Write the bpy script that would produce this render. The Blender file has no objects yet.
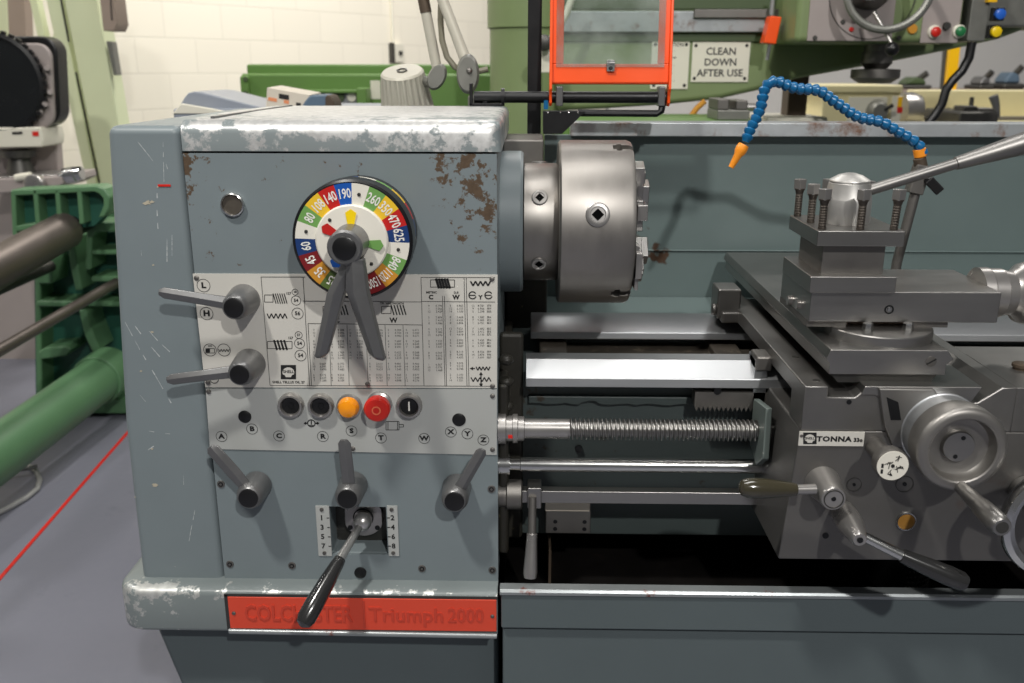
import bpy, bmesh, math, random
from mathutils import Vector, Matrix
from math import sin, cos, pi, radians, atan2, sqrt
random.seed(7)
SC = bpy.context.scene
COL = SC.collection

# ------------------------------------------------------------------ camera, world, lights, exposure
FPX, PITCH, YAW, ROLL = 916.98, 0.288220, 0.018710, 0.0013448
EYE = Vector((0.0, -1.30, 1.36))
FWD = Vector((-sin(YAW)*cos(PITCH), cos(YAW)*cos(PITCH), -sin(PITCH)))
_r0 = Vector((cos(YAW), sin(YAW), 0)); _u0 = _r0.cross(FWD)
RGT = _r0*cos(ROLL) + _u0*sin(ROLL); UPV = -_r0*sin(ROLL) + _u0*cos(ROLL)
cam = bpy.data.cameras.new('camera'); cam_o = bpy.data.objects.new('camera', cam); COL.objects.link(cam_o)
cam.sensor_width = 36.0; cam.lens = 36.0*FPX/1024; cam.clip_start = 0.02; cam.clip_end = 60
m3 = Matrix((RGT, UPV, -FWD)).transposed()
cam_o.matrix_world = Matrix.Translation(EYE) @ m3.to_4x4()
cam.dof.use_dof = True; cam.dof.focus_distance = 1.38; cam.dof.aperture_fstop = 5.6
SC.camera = cam_o

world = bpy.data.worlds.new('world'); SC.world = world; world.use_nodes = True
wn = world.node_tree.nodes; wn['Background'].inputs[0].default_value = (0.97, 0.98, 1.0, 1); wn['Background'].inputs[1].default_value = 0.10

def area(name, loc, target, size, power, color=(1, 1, 1), sy=None):
    l = bpy.data.lights.new(name, 'AREA'); l.energy = power; l.color = color
    l.shape = 'RECTANGLE' if sy else 'SQUARE'; l.size = size
    if sy: l.size_y = sy
    o = bpy.data.objects.new(name, l); COL.objects.link(o); o.location = loc
    o.rotation_euler = (Vector(target)-Vector(loc)).to_track_quat('-Z', 'Y').to_euler(); return o
area('ceiling_lamp_front_left', (-1.25, -1.5, 4.2), (-.2, 0.1, 0.9), 0.22, 84, (1, .97, .92))
area('ceiling_lamp_front_right', (1.2, -3.9, 4.0), (0.2, 0.2, 0.9), 0.13, 105, (1, .98, .95))
area('ceiling_lamp_over_lathe', (0.5, 0.0, 4.4), (0.4, 0.1, 0.9), 1.6, 30, (1, .98, .95), .6)
area('ceiling_lamp_behind', (0.2, 3.3, 4.4), (0.4, 2.4, 0.9), 1.0, 18, (1, .98, .95), .35)
area('ceiling_lamp_over_floor', (-4.0, 1.2, 4.3), (-1.9, 2.2, 0), 0.4, 42, (1, .97, .93))
area('ceiling_lamp_by_wall', (-0.6, 4.2, 4.7), (-1.6, 6.2, 1.4), 1.2, 145, (1, .96, .91))
area('ceiling_lamp_far', (3.6, 4.0, 4.7), (2.5, 6.2, 1), 1.2, 105, (1, .97, .92))
vs = SC.view_settings
vs.view_transform = 'Standard'; vs.look = 'None'; vs.gamma = 1.0; vs.use_curve_mapping = False; vs.exposure = 0.2

# ------------------------------------------------------------------ helpers
def ray(px, py): return FWD + RGT*((px-512)/FPX) - UPV*((py-341.5)/FPX)
def at(px, py, Y):
    d = ray(px, py); return EYE + d*((Y-EYE.y)/d.y)
def atz(px, py, Z):
    d = ray(px, py); return EYE + d*((Z-EYE.z)/d.z)
def V(*a): return Vector(a)

def lin(c):
    out = []
    for v in c:
        v /= 255.0
        out.append(v/12.92 if v <= .04045 else ((v+.055)/1.055)**2.4)
    return tuple(out)

def nd(nt, t, **kw):
    n = nt.nodes.new(t)
    for k, v in kw.items(): setattr(n, k, v)
    return n
def math_n(nt, op, a, b=None, c=None, clamp=False):
    n = nd(nt, 'ShaderNodeMath', operation=op); n.use_clamp = clamp
    for i, v in enumerate((a, b, c)):
        if v is None: continue
        if isinstance(v, (int, float)): n.inputs[i].default_value = v
        else: nt.links.new(v, n.inputs[i])
    return n.outputs[0]
def mixc(nt, f, a, b):
    n = nd(nt, 'ShaderNodeMix', data_type='RGBA')
    for s, v in ((n.inputs[0], f), (n.inputs[6], a), (n.inputs[7], b)):
        if hasattr(v, 'is_linked'): nt.links.new(v, s)
        elif isinstance(v, (int, float)): s.default_value = v
        else: s.default_value = (*v[:3], 1)
    return n.outputs[2]
def mixf(nt, f, a, b):
    n = nd(nt, 'ShaderNodeMix', data_type='FLOAT')
    for s, v in ((n.inputs[0], f), (n.inputs[2], a), (n.inputs[3], b)):
        if hasattr(v, 'is_linked'): nt.links.new(v, s)
        else: s.default_value = v
    return n.outputs[0]
def noise(nt, co, scale, detail=4, rough=.55, dist=0.0):
    n = nd(nt, 'ShaderNodeTexNoise'); n.inputs['Scale'].default_value = scale
    n.inputs['Detail'].default_value = detail; n.inputs['Roughness'].default_value = rough; n.inputs['Distortion'].default_value = dist
    nt.links.new(co, n.inputs['Vector']); return n.outputs['Fac']
def ramp01(nt, v, lo, hi):
    n = nd(nt, 'ShaderNodeMapRange'); nt.links.new(v, n.inputs[0])
    n.inputs[1].default_value = lo; n.inputs[2].default_value = hi; n.clamp = True
    return n.outputs[0]
def coords(nt, scale=(1, 1, 1)):
    tc = nd(nt, 'ShaderNodeTexCoord'); mp = nd(nt, 'ShaderNodeMapping'); mp.inputs['Scale'].default_value = scale
    nt.links.new(tc.outputs['Object'], mp.inputs[0]); return mp.outputs[0]

MATS = {}
def mat(name, rgb, rough=.5, metal=0.0, nscale=30, namt=.12, stretch=(1, 1, 1), bump=0.0, rvar=.1, coat=0.0, spec=None, wear=None):
    """rgb in sRGB 0-255. wear = (chip rgb, chip metallic, scale, threshold, [(x,y,z,radius,strength)...], softness)"""
    m = bpy.data.materials.new(name); m.use_nodes = True; nt = m.node_tree
    b = nt.nodes['Principled BSDF']; base = lin(rgb)
    co = coords(nt, stretch); n1 = noise(nt, co, nscale, 6, .6)
    c = mixc(nt, n1, tuple(v*(1-namt) for v in base), tuple(min(1, v*(1+namt)) for v in base))
    met = metal; rg = mixf(nt, n1, max(.03, rough-rvar), min(1, rough+rvar))
    if wear:
        crgb, cmet, wsc, thr, blobs, soft = wear
        co2 = coords(nt); w = noise(nt, co2, wsc, 8, .68)
        for (x, y, z, r, s) in blobs:
            vd = nd(nt, 'ShaderNodeVectorMath', operation='DISTANCE'); nt.links.new(co2, vd.inputs[0]); vd.inputs[1].default_value = (x, y, z)
            k = math_n(nt, 'MULTIPLY', math_n(nt, 'SUBTRACT', 1.0, math_n(nt, 'DIVIDE', vd.outputs['Value'], r), clamp=True), s)
            w = math_n(nt, 'ADD', w, k)
        f = ramp01(nt, w, thr, thr+soft)
        n3 = noise(nt, co2, wsc*3, 4)
        cc = lin(crgb); chip = mixc(nt, n3, tuple(v*.5 for v in cc), tuple(min(1, v*1.4) for v in cc))
        c = mixc(nt, f, c, chip); met = mixf(nt, f, metal, cmet); rg = mixf(nt, f, rg, .42)
    nt.links.new(c, b.inputs['Base Color'])
    if hasattr(met, 'is_linked'): nt.links.new(met, b.inputs['Metallic'])
    else: b.inputs['Metallic'].default_value = met
    nt.links.new(rg, b.inputs['Roughness'])
    if coat: b.inputs['Coat Weight'].default_value = coat; b.inputs['Coat Roughness'].default_value = .15
    if spec is not None: b.inputs['Specular IOR Level'].default_value = spec
    if bump:
        bp = nd(nt, 'ShaderNodeBump'); bp.inputs['Strength'].default_value = bump; bp.inputs['Distance'].default_value = .002
        nt.links.new(noise(nt, co, nscale*2.2, 5), bp.inputs['Height']); nt.links.new(bp.outputs[0], b.inputs['Normal'])
    MATS[name] = m; return m
def flat(name, rgb, rough=.5, metal=0.0): return mat(name, rgb, rough, metal, 40, .04, rvar=.03)

class MB:
    """collects shapes into one mesh"""
    def __init__(s): s.v = []; s.f = []; s.m = []
    def add(s, verts, faces, mi=0):
        o = len(s.v); s.v += [Vector(p) for p in verts]
        for f in faces: s.f.append([i+o for i in f]); s.m.append(mi)
        return s
    def box(s, lo, hi, mi=0):
        (a, b, c), (d, e, f) = lo, hi
        vs_ = [(a,b,c),(d,b,c),(d,e,c),(a,e,c),(a,b,f),(d,b,f),(d,e,f),(a,e,f)]
        return s.add(vs_, [(0,3,2,1),(4,5,6,7),(0,1,5,4),(1,2,6,5),(2,3,7,6),(3,0,4,7)], mi)
    def obox(s, c, ax, ay, az, mi=0):
        c, ax, ay, az = Vector(c), Vector(ax), Vector(ay), Vector(az)
        vs_ = [c+ax*i+ay*j+az*k for k in (-1, 1) for (i, j) in ((-1,-1),(1,-1),(1,1),(-1,1))]
        return s.add(vs_, [(0,3,2,1),(4,5,6,7),(0,1,5,4),(1,2,6,5),(2,3,7,6),(3,0,4,7)], mi)
    def bar(s, p0, p1, w0, h0, w1=None, h1=None, up=(0,0,1), mi=0):
        p0, p1 = Vector(p0), Vector(p1); w1 = w0 if w1 is None else w1; h1 = h0 if h1 is None else h1
        d = (p1-p0).normalized(); sd = d.cross(Vector(up)).normalized(); u = sd.cross(d)
        vs_ = [p+sd*(i*w)+u*(j*h) for p, w, h in ((p0, w0, h0), (p1, w1, h1)) for (i, j) in ((-1,-1),(1,-1),(1,1),(-1,1))]
        return s.add(vs_, [(0,3,2,1),(4,5,6,7),(0,1,5,4),(1,2,6,5),(2,3,7,6),(3,0,4,7)], mi)
    def prism(s, pts, ext, mi=0):
        n = len(pts); pts = [Vector(p) for p in pts]; e = Vector(ext)
        return s.add(pts+[p+e for p in pts], [tuple(range(n)), tuple(range(2*n-1, n-1, -1))]+[(i, i+n, (i+1)%n+n, (i+1)%n) for i in range(n)], mi)
    def loft(s, rings, mi=0, caps=True):
        n = len(rings[0]); vs_ = [p for r in rings for p in r]; fs = []
        for k in range(len(rings)-1):
            for i in range(n): fs.append((k*n+i, k*n+(i+1)%n, (k+1)*n+(i+1)%n, (k+1)*n+i))
        if caps: fs += [tuple(range(n-1, -1, -1)), tuple(range((len(rings)-1)*n, len(rings)*n))]
        return s.add(vs_, fs, mi)
    def rev(s, o, ax, prof, mi=0, seg=40, caps=True):
        """revolve profile [(t along axis, radius)]"""
        o, ax = Vector(o), Vector(ax).normalized()
        u = ax.orthogonal().normalized(); w = ax.cross(u)
        rings = [[o+ax*t+(u*cos(2*pi*i/seg)+w*sin(2*pi*i/seg))*max(r, 1e-5) for i in range(seg)] for t, r in prof]
        return s.loft(rings, mi, caps)
    def cyl(s, p0, p1, r0, r1=None, mi=0, seg=24):
        p0, p1 = Vector(p0), Vector(p1); L = (p1-p0).length
        return s.rev(p0, p1-p0, [(0, r0), (L, r0 if r1 is None else r1)], mi, seg)
    def ring(s, o, ax, prof, mi=0, seg=40):
        """closed profile revolved: torus-like"""
        o, ax = Vector(o), Vector(ax).normalized(); u = ax.orthogonal().normalized(); w = ax.cross(u); n = len(prof); vs_ = []; fs = []
        for i in range(seg):
            a = 2*pi*i/seg; d = u*cos(a)+w*sin(a)
            vs_ += [o+ax*t+d*r for t, r in prof]
        for i in range(seg):
            j = (i+1) % seg
            for k in range(n): fs.append((i*n+k, i*n+(k+1)%n, j*n+(k+1)%n, j*n+k))
        return s.add(vs_, fs, mi)
    def tube(s, pts, rad, seg=12, mi=0):
        pts = [Vector(p) for p in pts]; n = len(pts)
        if not hasattr(rad, '__len__'): rad = [rad]*n
        T = [(pts[min(i+1, n-1)]-pts[max(i-1, 0)]).normalized() for i in range(n)]
        u = T[0].orthogonal().normalized(); rings = []
        for i in range(n):
            u = (u-T[i]*u.dot(T[i])).normalized(); w = T[i].cross(u)
            rings.append([pts[i]+(u*cos(2*pi*k/seg)+w*sin(2*pi*k/seg))*rad[i] for k in range(seg)])
        return s.loft(rings, mi)
    def ball(s, c, r, mi=0, seg=20, sc=(1, 1, 1)):
        c = Vector(c); rings = []
        for k in range(1, 12):
            a = pi*k/12; rings.append([c+Vector((r*sin(a)*cos(2*pi*i/seg)*sc[0], r*sin(a)*sin(2*pi*i/seg)*sc[1], r*cos(a)*sc[2])) for i in range(seg)])
        return s.loft(rings, mi)
    # ---- flat art on a plane: P maps art units to 3D
    def poly(s, pts, mi=0): return s.add(pts, [tuple(range(len(pts)))], mi)
    def build(s, name, mats, parent=None, bevel=0.0, bseg=2, smooth=35, label=None):
        root = parent
        while root is not None and root.parent: root = root.parent
        off = root.location if root is not None else Vector((0, 0, 0))
        me = bpy.data.meshes.new(name); me.from_pydata([tuple(p-off) for p in s.v], [], s.f)
        mats = mats if isinstance(mats, (list, tuple)) else [mats]
        for m in mats: me.materials.append(m if not isinstance(m, str) else MATS[m])
        me.polygons.foreach_set('material_index', s.m)
        bm = bmesh.new(); bm.from_mesh(me); bmesh.ops.recalc_face_normals(bm, faces=bm.faces)
        lim = radians(smooth)
        for f in bm.faces: f.smooth = True
        for e in bm.edges:
            if len(e.link_faces) != 2 or e.calc_face_angle(0) > lim: e.smooth = False
        bm.to_mesh(me); bm.free()
        o = bpy.data.objects.new(name, me); COL.objects.link(o)
        if parent is not None: o.parent = parent
        if bevel:
            b = o.modifiers.new('bevel', 'BEVEL'); b.width = bevel; b.segments = bseg; b.limit_method = 'ANGLE'; b.angle_limit = radians(40); b.harden_normals = True
        if label: o['label'] = label
        return o

FONT = bpy.data.curves.new('lettering', 'FONT'); FONT_O = bpy.data.objects.new('lettering', FONT)
def text(mb, body, pos, size, U, W, mi=0, align='CENTER', bold=0.0, extrude=0.0, space=1.0, xs=1.0, lead=1.0):
    """lettering centred at pos, reading along U, up along W"""
    FONT.body = body; FONT.size = 1.0; FONT.align_x = align; FONT.align_y = 'CENTER'; FONT.offset = bold; FONT.extrude = extrude/size
    FONT.space_character = space; FONT.space_line = lead; FONT.resolution_u = 2
    me = FONT_O.to_mesh(); U, W = Vector(U).normalized(), Vector(W).normalized(); N = U.cross(W)
    vs_ = [Vector(pos)+U*(v.co.x*size*xs)+W*(v.co.y*size)+N*(v.co.z*size) for v in me.vertices]
    mb.add(vs_, [tuple(p.vertices) for p in me.polygons], mi); FONT_O.to_mesh_clear()

def cut(obj, mb):
    """carve the shape in mb out of obj for good"""
    c = mb.build('cutter', obj.data.materials[0]); off = Vector((0, 0, 0)); r = obj
    while r.parent: r = r.parent
    if r is not obj: off = r.location
    for v in c.data.vertices: v.co -= off
    m = obj.modifiers.new('cut', 'BOOLEAN'); m.operation = 'DIFFERENCE'; m.solver = 'EXACT'
    tmp = bpy.data.objects.new('cut_source', obj.data); COL.objects.link(tmp)
    obj.modifiers.remove(m); m = tmp.modifiers.new('cut', 'BOOLEAN'); m.object = c; m.operation = 'DIFFERENCE'; m.solver = 'EXACT'
    bpy.context.view_layer.update(); dg = bpy.context.evaluated_depsgraph_get()
    me = bpy.data.meshes.new_from_object(tmp.evaluated_get(dg)); obj.data = me
    bm = bmesh.new(); bm.from_mesh(me)
    for e in bm.edges: e.smooth = len(e.link_faces) == 2 and e.calc_face_angle(0) < radians(30)
    bm.to_mesh(me); bm.free()
    bpy.data.objects.remove(tmp); bpy.data.objects.remove(c)

def thing(name, label, cat, loc, group=None):
    o = bpy.data.objects.new(name, None); COL.objects.link(o); o.location = loc; o.empty_display_size = .1
    o['label'] = label; o['category'] = cat
    if group: o['group'] = group
    return o
def tag(o, label, cat, group=None):
    o['label'] = label; o['category'] = cat
    if group: o['group'] = group
    return o
def struct(o): o['kind'] = 'structure'; return o
def dup(o, delta, parent=None):
    c = o.copy(); COL.objects.link(c); c.parent = parent or o.parent; c.location = o.location+Vector(delta)
    for ch in o.children:
        d = ch.copy(); COL.objects.link(d); d.parent = c
    return c
XA, YA, ZA = Vector((1, 0, 0)), Vector((0, 1, 0)), Vector((0, 0, 1))

# ------------------------------------------------------------------ materials
PB = [(-.075,-.0,1.19,.10,.17),(-.055,0,1.12,.07,.13),(-.09,0,1.235,.09,.13),(-.26,0,1.222,.05,.14),(-.36,0,1.245,.08,.08),(-.43,0,1.09,.05,.10),(-.487,0,1.2,.06,.16),(-.487,0,1.08,.05,.10),(-.46,0,1.15,.05,.12),(-.475,0,1.24,.05,.16),(-.42,0,1.18,.04,.10)]
mat('paint', (119,129,132), .42, 0, 9, .07, wear=((205,205,198), 0, 26, .735, [(-.55,0,1.18,.09,.06),(-.55,0,1.02,.1,.05),(-.58,-.02,.57,.10,.09),(-.1,0,.95,.1,.05)], .03), bump=.02)
mat('panel_paint', (119,129,132), .40, 0, 9, .07, wear=((92,76,60), .1, 44, .69, PB, .03), bump=.03)
mat('lid_paint', (128,136,137), .30, 0, 12, .10, wear=((206,206,204), .55, 30, .60, [(-.3,.012,1.296,.040,.20),(-.45,.012,1.296,.040,.20),(-.40,.012,1.296,.040,.20),(-.35,.012,1.296,.040,.20),(-.25,.012,1.296,.040,.20),(-.2,.012,1.296,.040,.20),(-.15,.012,1.296,.040,.20),(-.10,.012,1.296,.040,.20),(-.27,.30,1.32,.36,.5),(-.07,.0,1.27,.06,.25),(-.14,.0,1.262,.05,.12),(-.2,.0,1.258,.04,.08),(-.46,0,1.265,.04,.1)], .06))  # edge blobs are wear; the wide top blob also paints reflected light pale
mat('ledge_paint', (120,128,128), .34, 0, 10, .10, wear=((205,206,202), .6, 28, .66, [(-.62,-.03,.56,.10,.16)]+[(-.6+.04*i,-.034,.568,.032,.20) for i in range(15)]+[(-.65,-.0,.50,.04,.2),(-.56,-.034,.498,.05,.12)], .04))  # row along the front is white edge wear that also paints the edge highlight
mat('stand_paint_dimmed', (86,96,98), .5, 0, 8, .08, wear=((60,50,44), 0, 30, .74, [(.2,-.05,.6,.3,.05)], .03))  # stand colour darkened to imitate light falling off towards the bottom
mat('guard_paint', (104,114,110), .4, 0, 10, .1, wear=((190,190,180), .3, 60, .66, [], .04))
mat('shield_paint', (97,111,110), .45, 0, 7, .10, wear=((70,50,36), 0, 22, .70, [(.24,.62,.99,.08,.24),(.19,.62,1.0,.06,.2),(.3,.62,.985,.05,.16)], .05))
mat('rim_metal', (168,172,174), .36, .5, 14, .25, wear=((112,84,68), .2, 18, .56, [(.55,.6,1.25,.25,.05)], .16))
mat('tray_rim', (150,155,156), .34, .5, 14, .2, wear=((120,62,48), .1, 18, .62, [(.0,-.05,.59,.08,.12),(.33,-.05,.59,.15,.08)], .06))
mat('ground_steel', (156,154,151), .32, .95, 24, .14, stretch=(.25,1,1), rvar=.08)
mat('chuck_steel', (150,146,141), .44, .95, 14, .16, stretch=(3,1,1), rvar=.08)
mat('way_steel', (178,180,182), .42, .9, 20, .10, stretch=(.2,1,1), rvar=.08)
mat('wheel_steel', (146,143,139), .46, .9, 14, .16, rvar=.06)
mat('bolt_steel', (74,68,62), .45, .7, 40, .3)
mat('dull_steel', (122,119,115), .48, .85, 16, .22, rvar=.1, bump=.03)
mat('dark_roller', (112,104,98), .42, .75, 10, .15)
mat('dark_steel', (84,83,80), .45, .8, 18, .25, rvar=.1)
mat('polished', (208,208,206), .2, 1, 20, .06, rvar=.06)
mat('cast_steel', (134,132,129), .42, .9, 12, .18, rvar=.1, bump=.02)
mat('apron_steel', (116,114,111), .46, .75, 6, .2, rvar=.08, bump=.02, wear=((92,66,50), .3, 7, .68, [(.62,-.12,.76,.12,.1)], .2))
mat('rusty_steel', (88,76,64), .6, .5, 30, .4, bump=.1)
mat('oily_casting', (86,80,72), .38, .35, 26, .5, bump=.2, wear=((150,140,120), .3, 20, .58, [], .1))
mat('bed_paint', (66,75,74), .5, 0, 10, .12, wear=((52,44,34), 0, 26, .64, [(.0,.1,.83,.1,.08)], .05))
mat('grimy', (44,42,36), .5, .1, 22, .5, bump=.15, wear=((150,140,100), .2, 32, .66, [(-.02,.1,.78,.12,.06),(0,.1,.63,.1,.06)], .06))
mat('tray_black', (16,14,13), .42, 0, 18, .6, wear=((58,44,38), 0, 9, .62, [], .15))
mat('gunmetal', (118,118,118), .36, .6, 30, .15, rvar=.08)
mat('black_plastic', (17,17,18), .35, 0, 30, .1)
mat('black_metal', (18,19,21), .4, .2, 30, .2)
mat('olive_grip', (56,52,38), .16, 0, 8, .25, coat=.6)
mat('black_grip', (38,38,38), .2, 0, 8, .2, coat=.5)
mat('legend_plate', (220,217,208), .42, .25, 5, .04, wear=((228,228,224), .1, 34, .68, [(-.075,0,1.14,.05,.10),(-.068,0,1.21,.05,.05),(-.07,0,1.08,.05,.06)], .05))
mat('lower_plate', (186,188,184), .42, .25, 5, .05, wear=((228,228,224), .1, 34, .70, [(-.06,0,1.02,.05,.1)], .05))
mat('hole_shade_black', (6,6,6), .8, 0, 30, .1, spec=0.05); flat('ink', (28,28,28), .5); flat('scratch', (196,200,200), .45); flat('chip_tan', (178,170,150), .6); flat('soft_ink', (84,84,82), .5); flat('white_ink', (232,230,222), .5); flat('ring_black', (20,20,22), .3)
flat('dial_white', (226,222,210), .35); flat('d_red', (190,34,30), .35); flat('d_maroon', (122,30,34), .35); flat('d_blue', (24,84,170), .35); flat('d_navy', (28,58,112), .35)
flat('d_yellow', (232,190,50), .35); flat('d_ochre', (200,140,48), .35); flat('d_green', (110,158,84), .35); flat('d_moss', (84,104,52), .35); flat('d_bright', (250,214,10), .35)
flat('red_button', (206,40,30), .3); flat('orange_ring', (236,120,84), .35)
mat('amber_glass', (244,150,16), .15, 0, 30, .1, coat=.5)
mat('red_plate', (214,72,48), .42, 0, 8, .06, wear=((130,60,46), 0, 30, .70, [], .05)); flat('red_letter_shaded', (196,66,46), .35); flat('red_letter_worn', (168,92,80), .4)  # letters share the plate's red, darkened in place of light on their relief
mat('orange_paint', (246,84,20), .32, 0, 10, .06)
mat('orange_plastic', (245,150,40), .35, 0, 30, .05)
mat('blue_plastic', (14,92,140), .28, 0, 30, .1)
mat('sign_white', (226,222,206), .4, .1, 8, .05)
mat('block_paint', (236,230,214), .6, 0, 6, .03)
mat('grey_wall', (205,203,200), .7, 0, 4, .03)
mat('green_drill', (122,138,94), .42, 0, 5, .10, wear=((90,60,42), 0, 16, .68, [], .05))
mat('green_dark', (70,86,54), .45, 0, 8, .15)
mat('green_bright', (96,132,64), .45, 0, 5, .06)
mat('green_casting', (86,124,88), .42, 0, 7, .12); mat('green_pocket_shade', (36,82,68), .45, 0, 8, .15)  # pocket green is a darker copy that paints shade inside the frame
mat('pale_green', (212,219,182), .5, 0, 5, .05)
mat('pink_grey', (160,150,146), .5, 0, 8, .06)
mat('screen_black', (24,26,27), .25, 0, 8, .1)
mat('cream_paint', (218,208,164), .45, 0, 5, .06)
mat('lamp_grey', (186,182,168), .45, .1, 30, .12, wear=((80,70,56), 0, 60, .68, [], .05))
mat('lamp_cast', (128,128,122), .42, .5, 30, .15)
mat('grey_panel_paint', (142,148,158), .4, 0, 5, .05)
mat('blue_grey', (86,106,124), .45, 0, 8, .08)
mat('cardboard', (205,196,180), .6, 0, 10, .06); mat('brown_box', (150,134,122), .6, 0, 10, .08)
flat('orange_print', (220,140,96)); flat('yellow_paint', (246,190,10), .4); mat('galvanised', (150,152,154), .4, .5, 20, .1)
mat('cable_olive', (118,114,98), .5, 0, 20, .1); mat('cable_grey', (150,150,148), .45, 0, 20, .05)
mat('bright_steel', (205,203,200), .3, .85, 20, .08)
mat('hub_steel', (196,194,190), .42, .85, 20, .1)
mat('stage_steel', (168,165,162), .3, .8, 20, .1)
mat('amber_oil', (168,122,58), .12, 0, 60, .3, coat=.6); flat('blue_button', (40,100,200), .3); flat('green_button', (40,120,70), .3); flat('yellow_button', (240,205,20), .3)

def glass_mat():
    m = bpy.data.materials.new('guard_glass'); m.use_nodes = True; nt = m.node_tree
    b = nt.nodes['Principled BSDF']; tr = nd(nt, 'ShaderNodeBsdfTransparent'); tr.inputs[0].default_value = (.82, .86, .84, 1)
    mx = nd(nt, 'ShaderNodeMixShader'); b.inputs['Base Color'].default_value = (.62, .66, .62, 1); b.inputs['Roughness'].default_value = .18
    co = coords(nt); f = ramp01(nt, noise(nt, co, 9, 5), .35, .75)
    nt.links.new(mixf(nt, f, .05, .26), mx.inputs[0]); nt.links.new(tr.outputs[0], mx.inputs[1]); nt.links.new(b.outputs[0], mx.inputs[2])
    nt.links.new(mx.outputs[0], nt.nodes['Material Output'].inputs[0]); MATS['guard_glass'] = m
glass_mat()

def floor_mat():
    m = bpy.data.materials.new('floor_paint'); m.use_nodes = True; nt = m.node_tree; b = nt.nodes['Principled BSDF']
    co = coords(nt); n1 = noise(nt, co, 2.2, 5); n2 = noise(nt, co, 40, 4); base = lin((118,119,130))
    c = mixc(nt, n1, tuple(v*.86 for v in base), tuple(v*1.1 for v in base))
    dirt = ramp01(nt, noise(nt, co, 5, 8, .7), .60, .78)
    c = mixc(nt, math_n(nt, 'MULTIPLY', dirt, .35), c, lin((70,70,76)))
    nt.links.new(c, b.inputs['Base Color']); nt.links.new(mixf(nt, n2, .34, .5), b.inputs['Roughness']); MATS['floor_paint'] = m
floor_mat()

def block_mat():
    m = MATS['block_paint']; nt = m.node_tree; b = nt.nodes['Principled BSDF']
    tc = nd(nt, 'ShaderNodeTexCoord'); br = nd(nt, 'ShaderNodeTexBrick'); mp = nd(nt, 'ShaderNodeMapping'); mp.vector_type = 'POINT'
    mp.inputs['Rotation'].default_value = (radians(-90), 0, 0)
    nt.links.new(tc.outputs['Object'], mp.inputs[0]); nt.links.new(mp.outputs[0], br.inputs['Vector'])
    br.inputs['Scale'].default_value = 1.0; br.inputs['Brick Width'].default_value = .45; br.inputs['Row Height'].default_value = .225
    br.inputs['Mortar Size'].default_value = .005; br.inputs['Mortar Smooth'].default_value = .4
    c1 = lin((238,232,216)); br.inputs['Color1'].default_value = (*c1, 1); br.inputs['Color2'].default_value = (*[v*.97 for v in c1], 1); br.inputs['Mortar'].default_value = (*[v*.90 for v in c1], 1)
    nt.links.new(br.outputs['Color'], b.inputs['Base Color'])
    bp = nd(nt, 'ShaderNodeBump'); bp.invert = True; bp.inputs['Strength'].default_value = .4; bp.inputs['Distance'].default_value = .004
    nt.links.new(br.outputs['Fac'], bp.inputs['Height']); nt.links.new(bp.outputs[0], b.inputs['Normal'])
block_mat()

# ------------------------------------------------------------------ the setting
o = struct(MB().box((-8, -4, -.05), (9, 12, 0)).build('floor', 'floor_paint'))
th = radians(35.3); WD = V(sin(th), cos(th), 0); WN = V(cos(th), -sin(th), 0); W0 = V(-2.13, 5.34, 0)
w = MB().box((-4.5, -.1, 0), (5.2, .1, 3.6)).build('wall_back', 'block_paint'); struct(w)
w.matrix_world = Matrix.Translation(W0 - WN*.1 + V(0, 0, -.02)) @ Matrix.Rotation(pi/2-th, 4, 'Z')
def onwall(px, py, lift=0.0):
    d = ray(px, py); p0 = W0+WN*lift; return EYE + d*((p0-EYE).dot(WN)/d.dot(WN))
struct(MB().box((.9, 9.6, 0), (9, 9.8, 3.6)).build('wall_right', 'grey_wall'))
a, b = atz(0, 578, .002), atz(121, 440, .002); dr = (b-a).normalized(); a = a-dr*.6; b = b+dr*3; sd = dr.cross(ZA)*.0055
struct(MB().prism([a-sd-ZA*.002, a+sd-ZA*.002, b+sd-ZA*.002, b-sd-ZA*.002], (0, 0, .003)).build('trim_1', 'red_button'))
# conduit and socket on the block wall
mb = MB(); p = onwall(393, 45, .015)
mb.cyl(V(p.x, p.y, p.z), V(p.x, p.y, 3.5), .011, mi=0, seg=12)
struct(mb.build('trim_2', 'sign_white'))
c = onwall(398, 53, .025)
sk = thing('wall_socket', 'small white electrical socket box on the block wall below the thin conduit', 'socket', c)
MB().obox(c, WD*.05, WN*.025, ZA*.075).build('socket_box', 'sign_white', sk, .004)
MB().obox(c+WN*.03-WD*.0, WD*.016, WN*.008, ZA*.016).build('socket_switch', 'black_plastic', sk, label='black switch')
MB().obox(c-WD*.075+WN*.0, WD*.012, WN*.02, ZA*.08).build('cable_entry', 'dark_steel', sk)

# ------------------------------------------------------------------ the lathe
lathe = thing('engine_lathe', 'large grey engine lathe with coloured speed dial, chuck, tool post and handwheels', 'lathe', (0, 0, 0))
L = lathe
# headstock casting, end cover, lid, front panel
body = MB().box((-.485, .006, .50), (-.046, .60, 1.246)).build('headstock_casting', 'paint', L, .004)
sel_lo, sel_hi = at(331.5, 554, 0), at(386, 507, 0)
sel_lo = V(sel_lo.x, -.01, sel_lo.z); sel_hi = V(sel_hi.x, .05, sel_hi.z)
cut(body, MB().box(sel_lo, sel_hi))
pnl = MB().box((-.487, 0, .57), (-.046, .0055, 1.247)).build('front_panel', 'panel_paint', L)
cut(pnl, MB().box(sel_lo, sel_hi))
pnl['label'] = 'grey painted front panel chipped to rust at its edges'
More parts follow.
